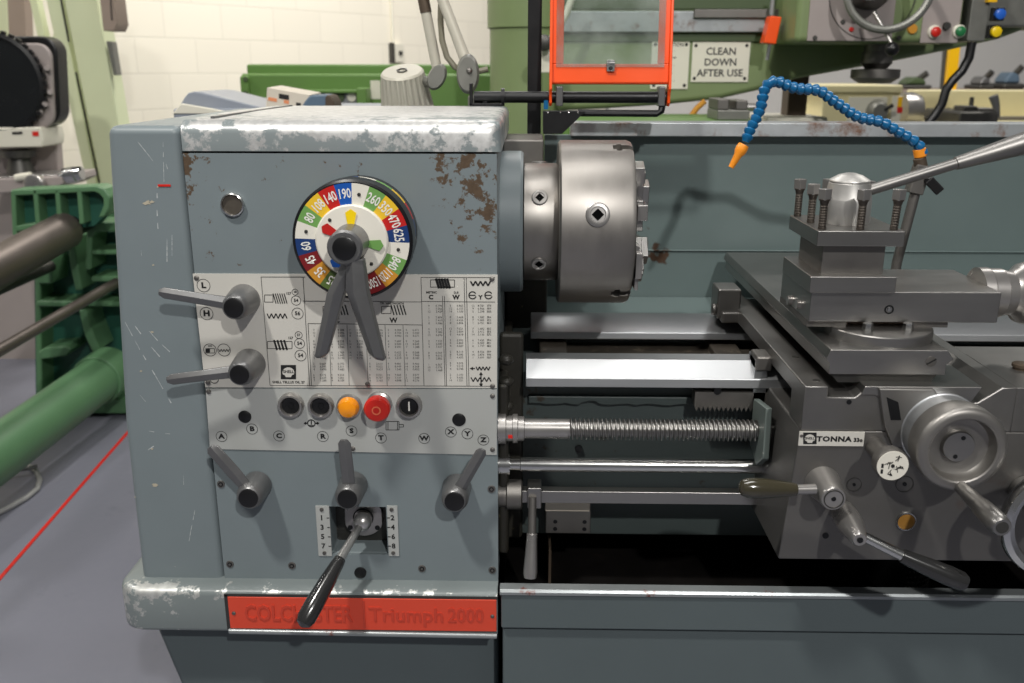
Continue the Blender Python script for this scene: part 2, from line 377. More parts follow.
# end cover on the left, slightly flared towards the base
mb = MB(); zt = 1.2845
lo = [V(-.623, .0, .555), V(-.489, .0, .555), V(-.489, .6, .555), V(-.623, .6, .555)]
md = [V(-.619, .0, .84), V(-.489, .0, .84), V(-.489, .6, .84), V(-.619, .6, .84)]
hi = [V(-.591, .0, zt), V(-.489, .0, zt), V(-.489, .6, zt), V(-.591, .6, zt)]
mb.loft([lo, md, hi])
def scr(pts, w, mi=1):
    for (x0, y0), (x1, y1) in zip(pts, pts[1:]):
        n = max(1, int(((x1-x0)**2+(y1-y0)**2)**.5/5)); a, b = at(x0, y0, -.0004), at(x1, y1, -.0004); d = (b-a).normalized(); q = d.cross(YA)
        for k in range(n):
            if random.random() < .28: continue
            p0, p1 = a+(b-a)*(k/n), a+(b-a)*((k+.95)/n); ww = w*random.uniform(.5, 1.3)*.0008
            mb.poly([p0-q*ww*.4, p1-q*ww, p1+q*ww, p0+q*ww*.4], mi)
def chip(x, y, r, mi=2):
    c = at(x, y, -.0005); mb.poly([c+V(cos(a)*r*random.uniform(.4, 1.1), 0, sin(a)*r*.55*random.uniform(.4, 1.1))*.0015 for a in [2*pi*i/11 for i in range(11)]], mi)
for l, w in (([(125, 322), (140, 350), (155, 375), (174, 408)], .8), ([(135, 326), (147, 342), (160, 357)], .9), ([(149, 331), (158, 341), (170, 352)], .7), ([(157, 210), (158, 229)], .7), ([(167, 233), (167, 262)], .7), ([(172, 235), (172, 256)], .5), ([(138, 142), (146, 152), (153, 161)], .6), ([(166, 164), (171, 180)], .8), ([(163, 142), (164, 182)], .5), ([(157, 193), (158, 219)], .7), ([(149, 431), (160, 433), (170, 434)], .7), ([(148, 450), (154, 446)], .8), ([(195, 510), (191, 530), (188, 547)], .6), ([(140, 395), (146, 402)], .6), ([(176, 415), (182, 430)], .5), ([(141, 250), (143, 268)], .4), ([(183, 470), (184, 490)], .4)): scr(l, w)
for x, y, r in ((147, 203, 5), (152, 202, 3), (153, 265, 1.5), (155, 485, 4), (152, 449, 2), (141, 371, 2), (152, 332, 2), (158, 187, 1.5), (135, 497, 1.6)): chip(x, y, r)
mb.build('end_cover', ['paint', 'scratch', 'chip_tan'], L, .012, 3)
MB().box((-.5265, -.0012, 1.2005), (-.5085, .0, 1.2035)).build('red_mark', 'red_button', L, label='small red paint mark')
# lid with a rolled front edge
prof = [(.0, 1.250), (.0, 1.274), (.003, 1.282), (.010, 1.289), (.022, 1.2925), (.25, 1.2945), (.50, 1.2935), (.515, 1.288), (.518, 1.278), (.518, 1.250)]
xs = [(-.487, .0), (-.4865, .0), (-.060, .0), (-.050, .003), (-.044, .010), (-.040, .022)]
rings = []
for x, d in xs:
    rings.append([V(x, min(max(y, d), .518-d) if z > 1.26 else y, z-(d*d*22 if z > 1.27 else 0)) for y, z in prof])
lid = MB().loft(rings).build('top_lid', 'lid_paint', L, smooth=50)
MB().box((-.455, .035, 1.2925), (-.449, .48, 1.2958)).build('lid_seam', 'gunmetal', L)
# base ledge with rounded nose and the red name plate
def outline(k):
    pts = [(-.046, .60), (-.046, -.034+k), (-.612, -.034+k)]
    for n in range(1, 9):
        a = pi/2*n/8; pts.append((-.612-(.044-k)*sin(a), .010-(.044-k)*cos(a)))
    return pts+[(-.656+k, .60)]
MB().loft([[V(x, y, z) for x, y in outline(k)] for z, k in ((.495, .006), (.4985, .001), (.503, 0), (.5615, 0), (.566, .0015), (.5695, .005), (.572, .011), (.5735, .020))]).build('base_ledge', 'ledge_paint', L, smooth=50)
mb = MB(); mb.cyl((-.474, -.037, .5005), (-.047, -.037, .4975), .0045, seg=12); mb.build('ledge_bead', 'tray_rim', L)
npz = .5335
plate = MB().box((-.472, -.0375, .5055), (-.0475, -.033, .5625)).build('name_plate', 'red_plate', L, .0008, label='red name plate with raised letters')
mb = MB(); mb.box((-.4775, -.0362, .503), (-.472, -.033, .565)); mb.box((-.4775, -.0362, .5625), (-.046, -.034, .5665)); mb.build('plate_frame', 'dark_steel', L)
mb = MB(); yv = -.0381
text(mb, 'COLCHESTER', (-.3615, yv, npz), .040, XA, ZA, 0, bold=.014, extrude=.0010, xs=.70, space=1.0)
mb.build('raised_lettering', 'red_letter_shaded', plate)
mb = MB(); mb.box((-.258, -.0388, .509), (-.2555, -.0375, .560))
text(mb, 'Triumph', (-.190, yv, npz), .036, XA, ZA, 0, bold=.010, extrude=.0007, xs=.95); text(mb, '2000', (-.096, yv, npz), .036, XA, ZA, 0, bold=.012, extrude=.0007, xs=.8)
mb.build('raised_lettering', 'red_letter_shaded', plate)
for x in (-.464, -.054):
    MB().rev((x, -.0375, npz), -YA, [(0, .0032), (.0012, .0030), (.002, .0018), (.0022, 0)], seg=14).build('rivet', 'dull_steel', plate)
# stand below the headstock, tray front and stand panel to the right
mb = MB(); mb.prism([V(-.628, .02, .497), V(-.046, .02, .497), V(-.046, .02, .0), V(-.53, .02, .0), V(-.575, .02, .30)], (0, .55, 0)); mb.build('headstock_stand', 'stand_paint_dimmed', L, .01)
trim_y = -.045
mb = MB(); mb.box((-.038, -.035, .0), (1.6, .55, .512)); mb.build('stand_panel', 'stand_paint_dimmed', L, .004)
mb = MB(); mb.box((-.040, trim_y, .5165), (1.62, trim_y+.012, .580)); mb.build('tray_front', 'stand_paint_dimmed', L, .003)
mb = MB(); mb.loft([[V(x, trim_y-.004, .578), V(x, trim_y-.004, .5835), V(x, trim_y-.001, .5875), V(x, trim_y+.016, .5885), V(x, trim_y+.016, .578)] for x in (-.042, 1.62)]); mb.build('tray_rim', 'tray_rim', L, .0012)
mb = MB(); mb.box((-.038, trim_y+.010, .513), (1.62, .64, .525)); mb.box((-.036, .40, .52), (1.62, .41, .66)); mb.build('chip_tray', 'tray_black', L, label='black oily chip tray')
mb = MB(); mb.box((.036, .05, .525), (.040, .40, .60)); mb.build('tray_baffle', 'rusty_steel', L)
# strainer in the tray
mb = MB(); c0 = at(905, 577, .10); c0 = V(c0.x-.01, .09, .57)
mb.cyl(c0-V(.02, 0, .045), c0+V(.0, 0, .035), .040, .040, seg=32)
for i in range(7):
    for j in range(18):
        a = pi+ (j-9)*.16 + (i % 2)*.08; p = c0+V(.04*cos(a+pi/2), .04*sin(a+pi/2), -.04+i*.0095)
        mb.ball(p, .0022, 1, 8)
mb.build('tray_strainer', ['black_metal', 'dark_steel'], L)

# ---- legend plate
lp = lambda px, py, dy=-.0018: at(px, py, dy)
tl, tr, br_, bl = lp(193, 273.5, 0), lp(497.6, 274.6, 0), lp(497, 387.8, 0), lp(205.6, 387, 0)
PX = .00152                                                     # metres per photo pixel on the panel
def pplate(name, pts, m, eps=.0016):
    return MB().prism([V(p.x, 0, p.z) for p in pts], (0, -eps, 0)).build(name, m, L)
leg = pplate('legend_plate', (tl, tr, br_, bl), 'legend_plate'); leg['label'] = 'pale engraved plate with thread and feed tables'
low = pplate('switch_plate', (lp(206, 388.4, 0), lp(497, 389, 0), lp(496.8, 454.6, 0), lp(210.2, 448.6, 0)), 'lower_plate'); low['label'] = 'silver grey plate with push buttons'
class Art(MB):
    dy = -.0020
    def p(s, x, y): return at(x, y, s.dy)
    def line(s, x0, y0, x1, y1, w=.5, mi=0):
        a, b = s.p(x0, y0), s.p(x1, y1); d = (b-a).normalized(); n = d.cross(YA)*(w*PX/2); s.poly([a-n, b-n, b+n, a+n], mi)
    def rect(s, x0, y0, x1, y1, mi=0): s.poly([s.p(x0, y0), s.p(x1, y0), s.p(x1, y1), s.p(x0, y1)], mi)
    def circ(s, x, y, r, w=.55, mi=0, a0=0, a1=2*pi, n=30):
        c = s.p(x, y); r *= PX*.93; w *= PX
        for i in range(n):
            t0, t1 = a0+(a1-a0)*i/n, a0+(a1-a0)*(i+1)/n
            s.poly([c+V(cos(t)*q, 0, sin(t)*q) for t, q in ((t0, r), (t1, r), (t1, r-w), (t0, r-w))], mi)
    def disc(s, x, y, r, mi=0, n=24):
        c = s.p(x, y); s.poly([c+V(cos(2*pi*i/n)*r*PX, 0, sin(2*pi*i/n)*r*PX) for i in range(n)], mi)
    def zig(s, x0, y, x1, h, n, w=1.2, mi=0):
        pts = [(x0+(x1-x0)*i/n, y+(h if i % 2 else -h)) for i in range(n+1)]
        for (a, b), (c, d) in zip(pts, pts[1:]): s.line(a, b, c, d, w, mi)
    def txt(s, t, x, y, px, mi=0, bold=.02, **k): text(s, t, s.p(x, y), px*PX*1.38, XA, ZA, mi, bold=bold, **k)
A = Art()
A.line(261, 277, 305, 277); A.line(261, 277, 270, 385.5); A.line(303, 277, 309.5, 385.5); A.line(270, 385.5, 495, 386.2)
A.line(303, 301, 421, 302); A.line(421, 277.5, 424, 386); A.line(308, 323.5, 422, 325); A.line(421, 277.5, 495, 277.5); A.line(421, 301.5, 495, 302); A.line(464, 278, 467, 386); A.line(466.2, 278, 469, 386)
A.line(442.5, 296, 445, 386); A.line(444.5, 296, 446.6, 386); A.line(308, 323.5, 311.5, 386)
for x in (329, 347, 366, 385, 403): A.line(x, 325, x+2.2, 386, .45)
# circled letters, zig-zags and thread diagrams
for t, x, y, r in (('L', 203.5, 285.5, 7), ('H', 206.5, 313.5, 7)): A.circ(x, y, r, .5); A.txt(t, x, y, 5.4, bold=.05, xs=1.2)
A.circ(210, 350, 7, .6); A.rect(205.5, 349, 210, 352.5); A.line(205.5, 348.6, 214.5, 348.6, .6); A.line(205.5, 353, 214.5, 353, .6); A.line(214.5, 348.6, 214.5, 353, .6); A.line(208, 346, 212, 346, 1)
A.circ(224, 350, 7, .6); A.zig(218.5, 350.5, 229.5, 1.3, 8, .8)
A.circ(214, 379, 5, .6)
def thread(x0, x1, y, h, n, body0, body1, w=1.6):
    A.line(body0, y-h*.72, body1, y-h*.72, .6); A.line(body0, y+h*.72, body1, y+h*.72, .6); A.line(body0, y-h*.72, body0, y+h*.72, .6); A.line(body1, y-h*.72, body1, y+h*.72, .6)
    for i in range(n):
        x = x0+(x1-x0)*i/(n-1); A.line(x, y-h, x+3, y+h, w)
thread(273, 284, 298.5, 5, 6, 264.5, 273, 1.0); thread(274, 284, 345, 5, 4, 267.5, 292, 2.0)
A.zig(267, 316, 287, 2.4, 9, 1.1)
for (x, y, r, t) in ((295, 292, 3.4, '38'), (296, 300.5, 5.2, '54'), (297.5, 313.5, 6.2, '56'), (298.6, 335, 4, '57'), (299.5, 343.5, 5.6, '54'), (300.5, 355.5, 6.2, '54')):
    A.circ(x, y, r, .5); A.txt(t, x, y, r*.62, bold=.03)
A.txt('127', 288.5, 293.5, 2.4, bold=.03); A.txt('127', 290.5, 338, 2.4, bold=.03)
A.rect(280.8, 365, 296, 379.2)
def shell(x, y, r, mi):
    n = 9; pts = [(x-r*.42, y+r*.85), (x+r*.42, y+r*.85), (x+r*.62, y+r*.5)]
    for i in range(n+1):
        a = -.35+(pi+.7)*i/n; pts.append((x+r*cos(a), y-r*.92*sin(a)*.95+r*.08))
    pts.append((x-r*.62, y+r*.5)); A.poly([A.p(*q)+V(0, -.0002, 0) for q in pts], mi)
shell(288.4, 372, 6, 1); A.dy = -.0024; A.txt('SHELL', 288.4, 371.8, 2.9, 0, bold=.03); A.dy = -.0020
A.txt('SHELL TELLUS OIL 27', 288.5, 382.3, 2.5, bold=.03)
thread(391, 403, 310, 5, 5, 381.5, 391, 1.2); A.txt('TPI  WHITWORTH', 392, 303.6, 2.0, bold=.03); A.txt('W', 393.5, 320.5, 5, bold=.04)
thread(333, 345, 310, 5, 5, 323, 333, 1.2); A.txt('C', 337, 320.5, 5, bold=.04)
thread(436, 447, 283.5, 5, 5, 430.5, 454.5, 2.4); A.txt('METRIC', 431.5, 292.5, 2.2, bold=.03); A.txt('D.P.', 456.5, 292.8, 2.2, bold=.03); A.txt('C', 431, 297.4, 4.4, bold=.05); A.txt('W', 456, 297.4, 4.4, bold=.05)
A.zig(470.5, 283.5, 490.5, 2.3, 8, 1.5)
for x in (472.5, 488.5): A.circ(x, 295.3, 4.3, 1.1, a0=.5, a1=2*pi-.3); A.line(x-3, 295.3, x+3, 295.3, 1)
A.txt('Y', 480.5, 297.5, 4, bold=.05)
A.zig(476, 368.5, 490, 1.8, 8, 1.1); A.line(470, 368.5, 475, 368.5, 1); A.poly([A.p(*q) for q in ((470, 368.5), (473, 366.7), (473, 370.3))])
A.zig(471, 379.5, 491, 2.1, 9, 1.1); A.line(481, 373.5, 481, 386, 1.1); A.poly([A.p(*q) for q in ((481, 371.8), (479, 375), (483, 375))]); A.poly([A.p(*q) for q in ((481, 387), (479, 383.6), (483, 383.6))])
def table(x, y0, y1, groups, w1, w2, gap, hide=()):
    gh = (y1-y0)/groups
    for g in range(groups):
        if g in hide: continue
        a = '\n'.join(random.choice(['1', '2', '3', '4', '5', '6', '7', '8', '9', '10', '12', '14']) for _ in range(3))
        b = '\n'.join('%.3f' % random.uniform(.01, 9.9) if w2 > 6 else str(random.randint(100, 999)) for _ in range(3))
        y = y0+gh*(g+.45)
        A.txt(a, x, y, 2.1, 2, bold=.0, lead=1.0); A.txt(b, x+gap, y, 2.1, 2, bold=.0, lead=1.0)
for x in (314, 332): table(x, 328, 384, 5, 4, 7, 9)
table(350, 328, 384, 5, 4, 7, 10, hide=(3, 4))
for x in (370, 388.5, 406.5): table(x, 328, 384, 5, 4, 7, 9.5)
table(429, 303.5, 374, 6, 4, 8, 10); table(450.5, 303.5, 384, 7, 4, 8, 9.5); table(473, 303.5, 361, 5, 4, 8, 8); table(488, 303.5, 361, 5, 4, 5, 1)
A.build('printed_legend', ['ink', 'legend_plate', 'soft_ink'], leg)
A = Art()
for t, x, y in (('A', 221.5, 436.5), ('B', 252, 429), ('C', 279, 436), ('R', 322.8, 436.5), ('S', 351.5, 431), ('T', 381, 438), ('W', 424.2, 438.5), ('X', 450.8, 432), ('Y', 467.4, 433.8), ('Z', 483.4, 440)):
    A.circ(x, y, 6.2, .5); A.txt(t, x, y, 5.0, bold=.05, xs=1.2)
A.circ(311.3, 423.3, 4.6, 1.1); A.line(304.5, 423.3, 307, 423.3, 1.4); A.line(315.6, 423.3, 318.4, 423.3, 1.4); A.line(309, 425.4, 313.6, 425.4, .8); A.line(311.3, 420.6, 311.3, 424.5, 1.1)
A.poly([A.p(*q) for q in ((303.5, 423.3), (306, 421.6), (306, 425))]); A.poly([A.p(*q) for q in ((319.4, 423.3), (317, 421.6), (317, 425))])
for a in ((386, 421.5, 399, 421.5), (386, 430, 399, 430), (386, 421.5, 386, 430), (399, 421.5, 399, 430), (388, 421.5, 388, 430), (397.5, 421.5, 397.5, 430), (399, 424.6, 403.5, 424.6), (399, 427, 403.5, 427), (403.5, 424.6, 403.5, 427)): A.line(*a, .7)
A.build('printed_legend', ['ink'], low)
# plate and panel screws
sc0 = None
def screw(px, py, Y=-.0016, r=.0038, m='dull_steel', par=None):
    global sc0
    p = at(px, py, Y)
    if sc0 is None:
        mb = MB(); mb.rev(p, -YA, [(0, r), (.0012, r*.95), (.002, r*.6), (.0023, 0)], seg=16); sc0 = mb.build('screw', m, L); sc0['_p'] = tuple(p); return sc0
    return dup(sc0, p-Vector(sc0['_p']))
for q in ((196.5, 278), (492, 279), (208, 382.5), (492.5, 386), (208.7, 391.5), (492.5, 396), (367.5, 384), (492.5, 449.5), (353, 448.5)): screw(*q)
hs0 = None
for q in ((221, 484), (230, 564), (292, 565.5), (422, 568.5), (492.3, 570), (491.5, 489)):
    p = at(*q, 0)
    if hs0 is None:
        mb = MB(); mb.rev(p, -YA, [(0, .0062), (.0015, .0058)], 0, 20); mb.rev(p+V(0, -.0013, 0), -YA, [(0, .0042), (.0006, .0042)], 1, 6); mb.rev(p+V(0, -.0017, 0), -YA, [(0, .0022), (.0006, .0022)], 0, 6)
        hs0 = mb.build('cap_screw', ['dull_steel', 'black_metal'], L); hp = p
    else: dup(hs0, p-hp)
# blind plugs
pg0 = None
for px, py, r in ((245, 416.5, 6.6), (459, 419.5, 6.8), (360.5, 572.5, 6.4)):
    p = at(px, py, -.001)
    MB().rev(p, -YA, [(0, r*PX), (.0015, r*PX), (.003, r*PX*.7), (.0034, 0)], seg=24).build('blind_plug', 'black_plastic', L)
# sight glass
p = at(233.3, 204.3, 0)
sg = MB().ring(p, -YA, [(0, .0165), (.006, .0165), (.007, .0148), (.004, .0135), (0, .0135)]).build('sight_glass', 'polished', L)
MB().rev(p, -YA, [(.0, .0136), (.0032, .0136)]).build('glass_window', 'oily_casting', sg)

# ---- push buttons and lamp
def button(px, py, mid, inner):
    p = at(px, py, -.0016)
    b = MB().ring(p, -YA, [(0, .0198), (.005, .0198), (.010, .0175), (.0105, .0150), (.006, .0132), (0, .0132)]).build('push_button', 'stage_steel', L)
    MB().rev(p, -YA, [(0, .0136), (.0055, .0136), (.0062, .0125), (.0050, .008), (.0048, 0)]).build('button_cap', mid, b)
    if inner == 'bar': MB().box((p.x-.0012, p.y-.0066, p.z-.007), (p.x+.0012, p.y-.005, p.z+.007)).build('bar_mark', 'white_ink', b)
    else: MB().ring(p+V(0, -.0048, 0), -YA, [(0, .0045), (.0012, .0045), (.0012, .0032), (0, .0032)], seg=24).build('cap_mark', 'black_metal', b)
button(291.5, 404.5, 'black_plastic', ''); button(321.3, 405, 'black_plastic', ''); button(409.5, 405, 'black_plastic', 'bar')
p = at(349.5, 405.5, -.0016)
b = MB().ring(p, -YA, [(0, .0192), (.006, .0188), (.007, .016), (0, .0155)]).build('signal_lamp', 'stage_steel', L, label='amber signal lamp')
MB().rev(p, -YA, [(0, .0165), (.012, .0162), (.018, .0125), (.0205, .006), (.021, 0)]).build('lamp_lens', 'amber_glass', b)
p = at(379.5, 403.5, -.0016)
b = MB().ring(p, -YA, [(0, .0195), (.005, .0192), (.007, .016), (0, .0155)]).build('stop_button', 'stage_steel', L, label='red mushroom stop button')
MB().rev(p, -YA, [(0, .012), (.016, .012), (.017, .0195), (.026, .0195), (.030, .0165), (.031, .0)]).build('button_cap', 'red_button', b)
MB().ring(p+V(0, -.0302, 0), -YA, [(0, .0068), (.0012, .0068), (.0012, .0048), (0, .0048)], seg=28).build('ring_mark', 'orange_ring', b)

# ---- speed dial
Pf = at(352.3, 240.6, -.075); DX, DZ = Pf.x, Pf.z; R = .0790
dial = MB().rev((DX, .0, DZ), -YA, [(0, R+.0005), (.044, R+.0005), (.045, R+.0035), (.064, R+.0035), (.072, R+.003), (.0745, R), (.0746, 0)], 0, 72).build('speed_dial', 'ring_black', L, label='round speed dial with coloured number sectors')
mb = MB(); secs = [('d_blue', '190'), ('dial_white', ''), ('d_green', '260'), ('d_yellow', '350'), ('d_red', '470'), ('d_navy', '625'), ('dial_white', ''), ('d_green', '840'), ('d_ochre', '1120'), ('d_maroon', '1500'), ('d_navy', '2000'), ('dial_white', ''), ('d_moss', '25'), ('d_ochre', '35'), ('d_maroon', '45'), ('d_navy', '60'), ('dial_white', ''), ('d_green', '80'), ('d_yellow', '108'), ('d_red', '140')]
smats = ['white_ink']+[s for s in dict.fromkeys(k for k, _ in secs)]
fy = -.0752
def dp(a, r, y=fy): return V(DX+r*sin(a), y, DZ+r*cos(a))
for i, (k, t) in enumerate(secs):
    a0 = radians(-7-9+18*i); a1 = a0+radians(18); n = 6; mi = smats.index(k)
    pts = [dp(a0+(a1-a0)*j/n, R-.0015) for j in range(n+1)]+[dp(a1-(a1-a0)*j/n, R*.60) for j in range(n+1)]
    mb.poly(pts, mi)
    # the same colours wrap on to the drum behind
    for j in range(n):
        b0, b1 = a0+(a1-a0)*j/n, a0+(a1-a0)*(j+1)/n
        mb.poly([dp(b0, R+.0011, -.042), dp(b1, R+.0011, -.042), dp(b1, R+.0011, -.022), dp(b0, R+.0011, -.022)], mi)
    if t:
        am = (a0+a1)/2; text(mb, t, dp(am, R*.80, fy-.0004), .0185, V(cos(am), 0, -sin(am)), V(sin(am), 0, cos(am)), 0, bold=.016, xs=.50 if len(t) > 3 else .66)
mb.build('number_ring', smats, dial)
face = MB().rev((DX, -.0748, DZ), -YA, [(0, R*.625), (.004, R*.625), (.006, R*.60), (.008, R*.2), (.0082, 0)], 0, 56).build('dial_face', 'dial_white', dial)
mb = MB()
for ang, k in ((2, 0), (-62, 1), (97, 2), (-142, 3)):
    a = radians(ang); q = lambda r, w: dp(a, r, -.0832)+V(cos(a), 0, -sin(a))*w
    mb.prism([q(.020, -.004), q(.039, -.0075), q(.044, 0), q(.039, .0075), q(.020, .004)], (0, -.0006, 0), k)
mb.build('colour_pointers', ['d_bright', 'd_red', 'd_green', 'd_blue'], dial)
rv = None
for ang, r in ((11, R*.80), (101, R*.80), (-79, R*.80), (-44, .040), (140, .040)):
    p = dp(radians(ang), r, -.0755 if r > .05 else -.0815)
    if rv is None: rv = MB().rev(p, -YA, [(0, .0026), (.0012, .002), (.0016, 0)], seg=12).build('rivet', 'dark_steel', dial); rp = p
    else: dup(rv, p-rp)
hub = MB().rev((DX, -.08, DZ), -YA, [(0, .0245), (.012, .0238), (.040, .0238), (.047, .0235), (.050, .0205), (.0495, .0)], 0, 40).build('dial_hub', 'gunmetal', dial)
MB().rev((DX, -.1285, DZ), -YA, [(0, .0155), (.0035, .0155), (.0045, .014), (.0046, 0)], 0, 32).build('hub_cap', 'black_plastic', dial)
def blade(name, pts, par, m='gunmetal', ridge=.35):
    """lever arm: list of (centre, width, thickness, side vector); a ridge runs along its front"""
    rings = []
    for c, w, t, sd in pts:
        c = Vector(c); sd = Vector(sd).normalized()
        rings.append([c+sd*-w, c+sd*-w*.95-YA*t*.35, c+sd*(w*ridge-w*.55)-YA*t, c+sd*w*.8-YA*t*.55, c+sd*w, c+sd*w*.7+YA*t*.5, c-sd*w*.7+YA*t*.5])
    return MB().loft(rings).build(name, m, par, .0012, 2, smooth=30)
a0, a1, a2 = at(352, 262, -.106), at(337, 292, -.106), at(322, 354, -.100)
blade('dial_lever', [(a0, .0125, .012, XA), (a1, .0145, .013, XA+ZA*.2), (a2, .0105, .010, XA+ZA*.25), (a2+(a2-a1)*.05, .006, .006, XA+ZA*.25)], dial)
a0, a1, a2 = at(356, 258, -.116), at(358, 290, -.117), at(377.5, 355, -.112)
blade('dial_lever', [(a0, .0125, .014, XA), (a1, .0165, .016, XA-ZA*.1), (a2, .0128, .012, XA-ZA*.35), (a2+(a2-a1)*.06, .008, .007, XA-ZA*.35)], dial)

# ---- small gear levers
def gear_lever(name, back, front, rb, rf, tip, tipw, depth, label, neck=.010):
    b = at(*back, -.0016); y = -depth
    r = MB().rev(b, -YA, [(0, rb), (.003, rb), (.008, rb*.98), (depth*.80, rf*1.12), (depth*.95, rf), (depth, rf*.86), (depth-.0008, 0)], 0, 40).build(name, 'gunmetal', L, label=label)
    MB().rev(b+V(0, -depth+.0015, 0), -YA, [(0, rf*.80), (.003, rf*.80), (.0038, rf*.7), (.004, 0)], 0, 30).build('hub_cap', 'black_plastic', r)
    c = V(b.x, -depth*.66, b.z); t = at(*tip, -depth*.95); d = (t-c); sd = d.cross(YA)
    s = c+d.normalized()*rf*.6
    blade('lever_arm', [(s, neck, .008, sd), (c+d*.45, tipw*1.05, .006, sd), (c+d*.93, tipw, .0055, sd), (t, tipw*.55, .003, sd)], r)
    return r
gear_lever('gear_lever', (244.3, 299.5), (234.8, 308.8), .0235, .0175, (159, 292), .0085, .050, 'grey lever beside the circled L and H')
gear_lever('gear_lever', (250.2, 363.5), (239.5, 374.5), .0235, .0175, (167, 380), .0085, .052, 'grey lever below the thread symbols')
gear_lever('gear_lever', (257.5, 484.5), (250.5, 492), .0225, .0185, (210.5, 446.5), .0112, .048, 'grey lever pointing up to the left')
gear_lever('gear_lever', (353.5, 484.5), (349.5, 493.5), .0225, .0185, (344, 439.5), .0098, .050, 'grey lever pointing straight up')
gear_lever('gear_lever', (457, 487), (453.5, 497), .0225, .0185, (483, 449), .0085, .050, 'grey lever pointing up to the right')

# ---- feed selector in its window
mb = MB(); mb.box((sel_lo.x-.001, .046, sel_lo.z-.001), (sel_hi.x+.001, .052, sel_hi.z+.001)); mb.build('selector_recess', 'dark_steel', L)
for x0, x1, txts, side in ((315.6, 330, '1357', 1), (387, 399.3, '2468', -1)):
    p0, p1 = at(x0, 505.5, 0), at(x1, 555.5, 0); xm0 = at(317.2, 530, 0).x if side > 0 else p0.x; p0.x = xm0; p1.x = at(330.6, 530, 0).x if side > 0 else p1.x; k = .004*(-side)
    ip = MB().prism([V(p0.x, 0, p0.z), V(p1.x, 0, p0.z), V(p1.x, 0, p1.z), V(p0.x, 0, p1.z)], (0, -.0018, 0)).build('index_plate', 'lower_plate', L, label='small white index plate with numerals')
    mb = MB(); xm = (p0.x+p1.x)/2-.001
    for i, t in enumerate(txts):
        z = p0.z-.0205-.0165*i; text(mb, t, (xm-.001*(side), -.0022, z), .012, XA, ZA, 0, bold=.03)
        xe = p1.x-.0005 if side > 0 else p0.x-.0005; mb.box((xe-.004 if side > 0 else xe, -.0022, z-.0007), (xe if side > 0 else xe+.0045, -.0017, z+.0007))
    mb.build('printed_legend', 'ink', ip)
    for z in (p0.z-.006, p1.z+.0055): MB().rev((xm, -.0018, z), -YA, [(0, .0033), (.0015, .003), (.002, 0)], seg=14).build('rivet', 'dull_steel', ip)
sc_ = at(362, 521, .02)
sel = MB(); n = 40; rr = .033
pts = []
for i in range(n):
    a = 2*pi*i/n; r = min(rr, .030/max(abs(cos(a)), .001)); pts.append(V(sc_.x+r*cos(a), .046, sc_.z+r*sin(a)))
selp = sel.prism(pts, (0, -.014, 0)).build('feed_selector', 'stage_steel', L, .001)
MB().ring((sc_.x, .032, sc_.z), -YA, [(0, .0165), (.002, .0165), (.003, .015), (.0, .0145)]).build('socket_ring', 'black_metal', selp)
bc = at(362.5, 521.5, .015)
MB().ball(bc, .0150, 0, 28).build('ball_joint', 'bright_steel', selp)
for dx in (-.022, .022): MB().rev((sc_.x+dx, .032, sc_.z-.018), -YA, [(0, .0042), (.001, .004)], seg=16).build('screw', 'black_metal', selp)
e0 = at(340, 559, -.060); e1 = at(303, 624, -.135); d = (e1-e0)
MB().tube([bc, bc+(e0-bc)*.5, e0], [.0058, .0064, .0072], 16).build('lever_rod', 'bright_steel', selp)
MB().tube([e0-d*.02, e0, e0+d*.08, e0+d*.35, e0+d*.7, e0+d*.92, e0+d*1.0, e0+d*1.04], [.0074, .0092, .0102, .0128, .0145, .0142, .0110, .003], 20).build('lever_grip', 'black_grip', selp, label='glossy black grip')

# ---- spindle nose and chuck
SY, SZ = .22, 1.117
MB().rev((-.046, SY, SZ), XA, [(0, .116), (.032, .116), (.036, .113), (.036, .0)], 0, 64).build('spindle_flange', 'paint', L)
nose = MB().rev((-.012, SY, SZ), XA, [(0, .090), (.004, .0965), (.055, .0965), (.058, .095), (.060, .094), (.060, 0)], 0, 64).build('spindle_nose', 'chuck_steel', L)
def dirc(a): return V(0, -cos(a), sin(a))                       # angle 0 faces the operator
def cam_socket(par, x, a, R, r, sq):
    p = V(x, SY, SZ)+dirc(a)*(R-.002); ax = dirc(a); u = XA; w = ax.cross(u)
    MB().ring(p, ax, [(0, r), (.0035, r), (.0045, r*.9), (.0045, r*.66), (.0036, r*.62), (0, r*.62)], 0, 32).build('key_socket', 'stage_steel', par)
    mb = MB(); q = p+ax*.0030
    mb.rev(q-ax*.0005, ax, [(0, r*.64), (.0005, r*.64)], 0, 24)
    h = sq/2; t = radians(45); U = u*cos(t)+w*sin(t); Wv = -u*sin(t)+w*cos(t)
    mb.poly([q+ax*.0006+U*i*h+Wv*j*h for i, j in ((-1,-1),(1,-1),(1,1),(-1,1))], 1)  # flat black square painted in for the dark inside of the key hole
    mb.build('socket_recess', ['stage_steel', 'hole_shade_black'], par)
cam_socket(nose, .016, radians(32), .0965, .0125, .010); cam_socket(nose, .016, radians(-34), .0965, .0125, .010); cam_socket(nose, .016, radians(98), .0965, .0125, .010)
MB().box((.0155, SY-.087, SZ+.0425), (.0162, SY-.0835, SZ+.052)).build('index_mark', 'black_metal', nose)
chuck = MB().rev((.0465, SY, SZ), XA, [(0, .120), (.0, .130), (.003, .1335), (.110, .1335), (.116, .131), (.1175, .128), (.1175, .03), (.10, .028), (.10, 0)], 0, 96).build('chuck', 'chuck_steel', L)
